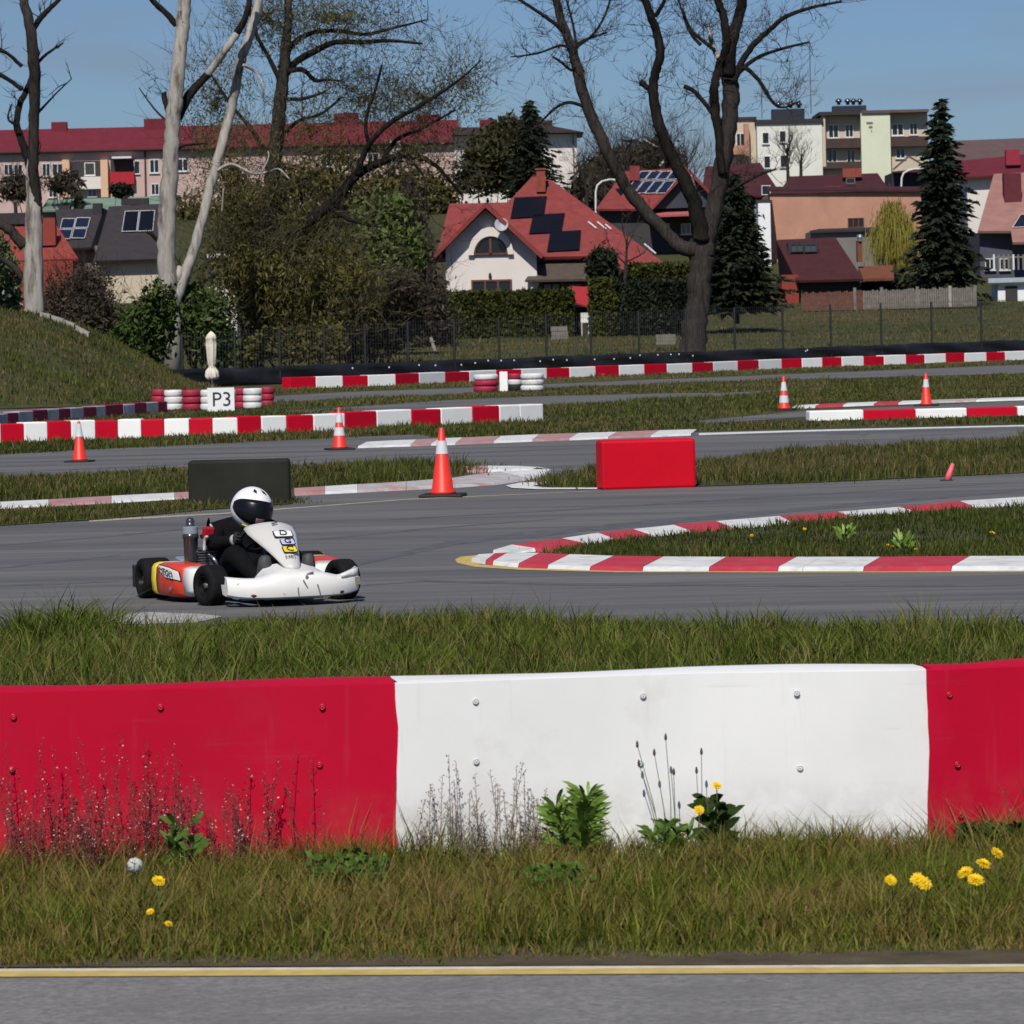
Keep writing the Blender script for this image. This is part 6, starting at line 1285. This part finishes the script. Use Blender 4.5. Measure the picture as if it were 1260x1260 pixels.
for x in (1050, 1083, 1127, 1167, 1198): q = rect(x, x + 3.6, 354 - (x - 1050) * .02, 383 - (x - 986) * .03, 268); wbox(pf, 'fence_post', q, 267.9, .16, W_PG if x != 1167 else CONC)
# street lamps
for px, pts, lb in ((733, [(733, 258), (733, 236), (735, 228), (741, 223), (750, 221), (757, 221)], 'white curved street lamp beside the solar roofed house'), (1110, [(1109, 232), (1109.5, 219), (1112, 213), (1118, 209.5), (1127, 207.5)], 'white curved street lamp left of the tall spruce')):
    d = 365; pp = [P(a, b, d) for a, b in pts]; t = thing('street_lamp', lb, 'street lamp', (pp[0].x, d, tz(d)))
    MB().tube([Vector((pp[0].x, d, tz(d)))] + pp, .09, 8).build('pole', FRAMEW, t, world=True, smooth=True); MB().box(pp[-1] + Vector((.2, 0, -.02)), (.8, .3, .14)).build('lamp_head', FRAMEW, t, world=True, bevel=.04)
# ------------------------------------------------------------------ black skirted wire fence behind the track
fA, fB = G(195, 479), G(1270, 434)
def fpt(px):      # point of the fence line seen at photo column px
    lo, hi = -.25, 1.3
    for _ in range(40):
        m_ = (lo + hi) / 2; p = fA.lerp(fB, m_); u = p.x / p.y * F_PX; v = CAM_H / p.y * F_PX
        X_ = 630 + u * CR + v * SR
        if X_ < px: lo = m_
        else: hi = m_
    return fA.lerp(fB, (lo + hi) / 2)
wf = thing('wire_fence', 'tall wire mesh fence with a black fabric skirt behind the track', 'fence', fpt(630))
SKIRT = mat('skirt_black', (.012, .012, .015), .6, .3, 3, .2, .35, c2=(.035, .037, .045), thr=(.55, .8), s2=.8); POSTM = mat('fence_post', (.022, .022, .024), .6)
mb = MB(); fn = (fB - fA).cross(Vector((0, 0, 1))).normalized(); fn = fn if fn.y < 0 else -fn
rows = []; rs = np.random.RandomState(3); NS = 240
for i in range(NS + 1):
    p = fA.lerp(fB, -.002 + 1.1 * i / NS); top = .60 + .02 * math.sin(i * .25) + .012 * math.sin(i * 1.1)
    rows.append([p + fn * (.06 + .05 * math.sin(i * .35 + z * 5) + .02 * math.sin(i * 1.3)) + Vector((0, 0, -.05 + (top + .05) * z)) for z in (0, .25, .5, .75, 1)])
o = MB().loft(rows, cap=False, closed=False).build('fence_skirt', SKIRT, wf, world=True, smooth=True); o.modifiers.new('s', 'SOLIDIFY').thickness = .012
posts = [225, 290, 345, 400, 450, 503, 560, 615, 673, 728, 787, 845, 905, 964, 1023, 1085, 1147, 1208, 1270]
FH = lambda px: interp([(200, 1.75), (450, 1.95), (700, 2.2), (1000, 2.35), (1270, 2.45)], px)
for px in posts:
    p = fpt(px); MB().tube([p + Vector((0, 0, -.1)), p + Vector((0, 0, FH(px)))], .045, 6).build('fence_post', POSTM, wf, world=True)
WIRE = mat('fence_wire', (.05, .052, .055), .5)
for a, b in zip(posts[:-1], posts[1:]):
    p, q = fpt(a), fpt(b); mb = MB(); n = max(6, int((q - p).length / .16)); hh = (FH(a) + FH(b)) / 2
    for k in range(1, n): c = p.lerp(q, k / n); mb.box(c + Vector((0, 0, (hh + .6) / 2)), (.0065, .0065, hh - .6))
    e = (q - p)
    for k in range(11): c = p.lerp(q, .5) + Vector((0, 0, .6 + (hh - .62) * k / 10)); mb.box(c, (e.length, .0065, .0065), rz=math.atan2(e.y, e.x))
    mb.build('mesh_panel', WIRE, wf, world=True)['kind'] = 'stuff'
ey = MB(); rr = random.Random(4)
for px in [430, 475, 512, 532, 564, 581, 597, 613, 629, 661, 677, 694, 728, 752, 772, 784, 806, 822, 832, 849, 988, 990]:
    p = fpt(px) + fn * .14 + Vector((0, 0, rr.uniform(.42, .55))); ey.box(p, (.045, .012, .05))
ey.build('eyelet', FRAMEW, wf, world=True)['kind'] = 'stuff'
# ------------------------------------------------------------------ weeds and flowers in the foreground verge
def fbp3(px, off): p = fb_base(px); return Vector((p.x, p.y - off, 0))
def zoff(px, py, y):      # height of photo row py at depth y
    return P(px, py, y).z
STEMR = mat('weed_red_brown', (.15, .045, .04), .8, .25, 30); STEMB = mat('weed_brown', (.20, .15, .12), .8, .25, 30); SEEDP = mat('seed_pale', (.55, .40, .36), .7, .2, 30); STEMG = mat('stem_green', (.10, .13, .035), .7, .2, 30); SEEDD = mat('seed_dark', (.09, .055, .05), .8, .2, 30)
def weed(px, ytop, spread, nst, m, label, group, seed, off=.10, leafn=26, seedm=None, pale=.15):
    rr = random.Random(seed); b = fbp3(px, off + rr.uniform(-.03, .12)); H = zoff(px, ytop, b.y); t = thing('weed', label, 'weed', b, 0, group)
    st = MB(); sd = MB(); w_ = spread / S(b.y)
    for k in range(nst):
        h = H * (1 if k == 0 else rr.uniform(.4, .95)); dx = rr.gauss(0, w_ * .5); r0 = Vector((rr.uniform(-w_ * .3, w_ * .3), rr.uniform(-.05, .05), -.01)); tp = r0 + Vector((dx, rr.uniform(-.05, .05), h))
        md = r0.lerp(tp, .5) + Vector((rr.uniform(-.02, .02), rr.uniform(-.02, .02), 0)); st.tube([r0, md, tp], [.0019, .0015, .0007], 4)
        for j in range(leafn):
            f = .2 + .8 * (j + rr.random()) / leafn; c = r0.lerp(md, f * 2) if f < .5 else md.lerp(tp, f * 2 - 1)
            ln = rr.uniform(.012, .05) * (1.25 - f); a = rr.uniform(0, 6.28); e = c + Vector((math.cos(a) * ln * .8, math.sin(a) * ln * .6, ln * rr.uniform(.5, 1.1)))
            st.tube([c, e], .0006, 3, cap=False)
            for q in range(3):
                g_ = c.lerp(e, .5 + .25 * q) + Vector((rr.gauss(0, .003), rr.gauss(0, .003), 0)); s = rr.uniform(.0013, .003) * (1.5 if q == 2 else 1)
                u = Vector((rr.gauss(0, 1), rr.gauss(0, 1), rr.gauss(0, 1))).normalized() * s; v = u.orthogonal().normalized() * s * .8
                (sd if rr.random() < pale else st).add([g_ - u, g_ + v, g_ + u, g_ - v], [(0, 1, 2, 3)])
    st.build('stem', m, t)['kind'] = 'stuff'; sd.build('seed_heads', seedm or SEEDP, t)['kind'] = 'stuff'; return t
for i, (px, y) in enumerate([(8, 925), (22, 950), (42, 905), (60, 940), (78, 900), (92, 935), (108, 945), (128, 902), (146, 898), (160, 915), (180, 893), (200, 945), (216, 930), (238, 907), (260, 940), (287, 940), (318, 938), (122, 960), (34, 975), (190, 965), (368, 895), (372, 950), (1243, 940), (300, 968)]):
    weed(px, y + (i * 37 % 31) - 12, 34, 5 if px < 340 else 2, STEMR, 'reddish brown weed with tiny pale seed heads against the red barrier panel', 'reddish weeds before the red panels', 400 + i, leafn=30 if px < 340 else 10)
for i, (px, y) in enumerate([(512, 972), (536, 950), (563, 925), (545, 965), (585, 950), (602, 945), (618, 940), (628, 936), (640, 945), (575, 975), (650, 965)]):
    weed(px, y, 22, 4, STEMB, 'pale brown dry seed weed against the white barrier panel', 'dry weeds before the white panel', 450 + i, leafn=24, seedm=STEMB)
def leafblade(mb, base, tip, wd, bend=.25):
    d = tip - base; s = d.cross(Vector((0, 1, .2))).normalized() * wd; up = Vector((0, -1, .6)).normalized() * d.length * .06
    m1 = base.lerp(tip, .4) + up + Vector((0, 0, bend * d.length * .3)); m2 = base.lerp(tip, .75) + up * .6 + Vector((0, 0, bend * d.length * .25))
    mb.add([base - s * .25, base + s * .25, m1 - s, m1 + s, m2 - s * .7, m2 + s * .7, tip], [(0, 1, 3, 2), (2, 3, 5, 4), (4, 5, 6)])
LEAFG = mat('leaf_green', (.085, .16, .025), .5, .3, 40, 0, .4); LEAFB = mat('leaf_bright', (.17, .27, .045), .5, .35, 40, 0, .4); LEAFD = mat('leaf_dark', (.035, .065, .015), .8, .35, 40, 0, .1)
def leafy(px, ytop, half, n, label, seed, m, off=.12, wd=.010, name='leafy_plant', lk=1.0):
    rr = random.Random(seed); b = fbp3(px, off); H = zoff(px, ytop, b.y); w_ = half / S(b.y); t = thing(name, label, 'plant', b)
    st = MB(); leaves = []
    for k in range(7):
        tp = Vector((rr.uniform(-w_, w_) * .6, rr.uniform(-.06, .04), H * rr.uniform(.6, .92))); st.tube([(tp.x * .3, 0, 0), tp * .6, tp], .0025, 5)
        for j in range(n // 7):
            f = rr.uniform(.3, 1); c = Vector((tp.x * (.3 + .7 * f), tp.y * f, tp.z * f)); a = rr.uniform(0, 6.28); ln = rr.uniform(.05, .09) * (1.1 - .4 * f) * lk
            leaves.append((c, c + Vector((math.cos(a) * ln, math.sin(a) * ln * .8, rr.uniform(.2, .9) * ln))))
    st.build('stem', STEMG, t)
    mb = MB()
    for c, e in leaves: leafblade(mb, c, e, wd * rr.uniform(.7, 1.2))
    mb.build('foliage', m, t)['kind'] = 'stuff'; return t
leafy(706, 962, 52, 330, 'bushy bright green leafy plant in front of the white barrier panel', 501, LEAFB, .16, .0065, lk=1.35)
leafy(873, 975, 30, 70, 'dark broad leaved dandelion plant before the white barrier panel', 502, LEAFD, wd=.016, name='dandelion_plant')
leafy(1210, 1012, 60, 140, 'low dark green weed clump at the foot of the right red panel', 503, LEAFD, .14, .008)
leafy(820, 1000, 45, 90, 'low green rosette under the tall plantain stalks', 504, LEAFG, .16, .007)
leafy(225, 1005, 30, 60, 'small green leaf clump at the foot of the left red panel', 505, LEAFG, .22, .010)
for i, (px, y) in enumerate([(110, 960)]): pass
# broad leaved weeds low in the verge
def lowweed(px, py, half, h, n, label, seed, m=None):
    rr = random.Random(seed); g = G(px, py + 18); t = thing('leafy_plant', label, 'plant', g); w_ = half / S(g.y); mb = MB(); st = MB()
    for k in range(int(n * 1.8)):
        a = rr.uniform(0, 6.28); q = rr.random() ** .5; b_ = Vector((math.cos(a) * w_ * q, math.sin(a) * w_ * q * .8, h * rr.uniform(.35, 1))); a2 = rr.uniform(0, 6.28); ln = rr.uniform(.014, .036)
        st.tube([(b_.x * .7, b_.y * .7, 0), b_], .0012, 3, cap=False); leafblade(mb, b_, b_ + Vector((math.cos(a2) * ln, math.sin(a2) * ln, rr.uniform(-.3, .7) * ln)), rr.uniform(.004, .009))
    st.build('stem', STEMG, t)['kind'] = 'stuff'; mb.build('foliage', m or LEAFG, t)['kind'] = 'stuff'
lowweed(430, 1085, 52, .13, 150, 'patch of broad green leaves in the grass below the left red panel edge', 801)
lowweed(300, 1050, 60, .15, 130, 'patch of small green leaves below the dry reddish weeds', 802)
lowweed(690, 1095, 40, .12, 90, 'low leafy patch in the verge under the bushy green plant', 803)
# tall plantain stalks
pl = thing('plantain_stalks', 'tall thin plantain stalks with dark seed heads against the white panel', 'plant', fbp3(818, .12)); rr = random.Random(77)
for bx_, tx, ty in ((812, 784, 916), (814, 786, 939), (816, 805, 926), (819, 819, 907), (820, 829, 950), (852, 863, 925), (850, 857, 948), (855, 872, 985)):
    b = fbp3(bx_, .12); tp = P(tx, ty, b.y); mb = MB().tube([b, b.lerp(tp, .5) + Vector((.008, 0, 0)), tp], [.0018, .0015, .0012], 5); mb.v = [tuple(Vector(v) - pl.location) for v in mb.v]; so_ = mb.build('stalk', STEMG if bx_ < 830 else STEMB, pl)
    MB().lathe([(.0, -.012), (.0045, -.008), (.005, .0), (.003, .010), (.0, .014)], 7, c=tp - pl.location).build('seed_head', SEEDD, so_, smooth=True)
# dandelions
YPET = mat('dandelion_yellow', (.78, .52, .01), .6, .12, 60); 
def dandelion(px, py, rpx, y, label, tilt, seed):
    rr = random.Random(seed); c = P(px, py, y); t = thing('dandelion', label, 'flower', (c.x, y, 0)); z = c.z; r = rpx / S(y) * .84
    MB().tube([(rr.uniform(-.02, .02), .01, 0), (0, 0, z * .6), (0, 0, z)], .0022, 5).build('stem', STEMG, t)
    m = Matrix.Translation((0, 0, z)) @ Matrix.Rotation(tilt[0], 4, 'X') @ Matrix.Rotation(tilt[1], 4, 'Y'); mb = MB()
    for ring, n, k, el_ in ((0, 34, 1.0, .05), (1, 30, .86, .2), (2, 24, .62, .42), (3, 14, .36, .8)):
        for i in range(n):
            a = 2 * math.pi * (i + rr.random() * .5) / n; d = Vector((math.cos(a) * math.cos(el_), math.sin(a) * math.cos(el_), math.sin(el_))) * r * k * rr.uniform(.78, 1.14); d.z += r * rr.uniform(-.06, .10); s = Vector((-math.sin(a), math.cos(a), 0)) * r * .065; o_ = Vector((0, 0, .0012 * ring))
            mb.add([m @ (o_ - s * .3), m @ (o_ + s * .3), m @ (o_ + d + s), m @ (o_ + d - s)], [(0, 1, 2, 3)])
    mb.build('flower_head', YPET, t)['kind'] = 'stuff'
    MB().lathe([(.0, -.012), (r * .4, -.006), (r * .5, .0), (r * .3, .002)], 10, m=m).build('sepals', STEMG, t); return t
yv = lambda py: G(630, py).y
for i, (px, py, rp, gy, lb, tl) in enumerate([(195, 1084, 10, 1128, 'single bright dandelion below the white seed head on the left verge', (.6, .2)), (185, 1122, 6, 1150, 'small half hidden dandelion under the brightest left one', (.7, -.3)), (207, 1137, 6, 1160, 'lowest small dandelion half hidden in the left grass', (.5, .3)),
    (1096, 1083, 9, 1125, 'small dandelion alone at the left of the right hand flower group', (.8, .2)), (1129, 1082, 11, 1125, 'left flower of the touching dandelion pair on the right verge', (.9, -.3)), (1138, 1088, 11, 1126, 'right flower of the touching dandelion pair on the right verge', (1.1, .2)),
    (1188, 1074, 12, 1122, 'upper left dandelion of the right hand cluster of four', (.5, -.4)), (1200, 1083, 13, 1124, 'lower dandelion of the right hand cluster of four', (.6, .1)), (1210, 1063, 11, 1118, 'third dandelion up in the right hand cluster', (.5, .3)), (1227, 1050, 10, 1112, 'topmost rightmost dandelion of the right hand cluster', (.7, .5)),
    (882, 967, 8, 0, 'dandelion flowering above the dark leaves against the white panel', (.7, .1)), (860, 997, 8, 0, 'half hidden dandelion low beside the plantain stalks', (1.0, .1))]):
    y = yv(gy + (32 if px > 900 else 20)) if gy else fbp3(px, .14).y
    dandelion(px, py, rp, y, lb, tl, 600 + i)
c = P(166, 1065, yv(1140)); t = thing('dandelion_clock', 'white round dandelion seed clock standing in the left verge grass', 'flower', (c.x, c.y, 0)); rr = random.Random(8)
MB().tube([(0, 0, 0), (0, 0, c.z - .02)], .0016, 5).build('stem', STEMG, t)
mb = MB().lathe([(.0, -.008), (.007, -.005), (.008, .0), (.006, .006), (.0, .008)], 8, c=(0, 0, c.z))
for k in range(420):
    d = Vector((rr.gauss(0, 1), rr.gauss(0, 1), rr.gauss(0, 1))).normalized(); e = Vector((0, 0, c.z)) + d * .024; mb.tube([Vector((0, 0, c.z)) + d * .004, e], .00025, 3, cap=False)
    a = d.orthogonal().normalized() * .0035; b = d.cross(a); mb.add([e - a, e + b, e + a, e - b], [(0, 1, 2, 3)])
mb.build('seed_clock', mat('seed_fluff', (.55, .55, .52), .9), t)['kind'] = 'stuff'
# dandelions on the infield island
for i, (px, py) in enumerate([(925, 660), (990, 652), (1093, 672), (1098, 674), (1127, 677), (1220, 656), (1222, 657), (1112, 676)]):
    g = G(px, py + 6); dandelion(px, py - 1, 3.0, g.y, 'tiny yellow dandelion in the grass of the infield island', (.5, .1), 640 + i)['group'] = 'dandelions on the infield island'
for i, (px, py) in enumerate([(1040, 664), (1110, 676)]):
    g = G(px, py + 6); rr = random.Random(700 + i); t = thing('leafy_plant', ['tuft of bright green leaves in the middle of the infield island', 'upright bright green tuft on the right of the infield island', 'bright green tuft beside the dandelions on the infield island', 'bright green tuft at the left of the infield island'][i], 'plant', g)
    mb = MB()
    for k in range(30): a = rr.uniform(0, 6.28); r_ = rr.uniform(.02, .10); b_ = Vector((math.cos(a) * r_ * .6, math.sin(a) * r_ * .6, rr.uniform(.02, .11))); leafblade(mb, b_, b_ + Vector((math.cos(a) * .05, math.sin(a) * .05, rr.uniform(.02, .09))), .010)
    mb.build('foliage', LEAFB, t)['kind'] = 'stuff'
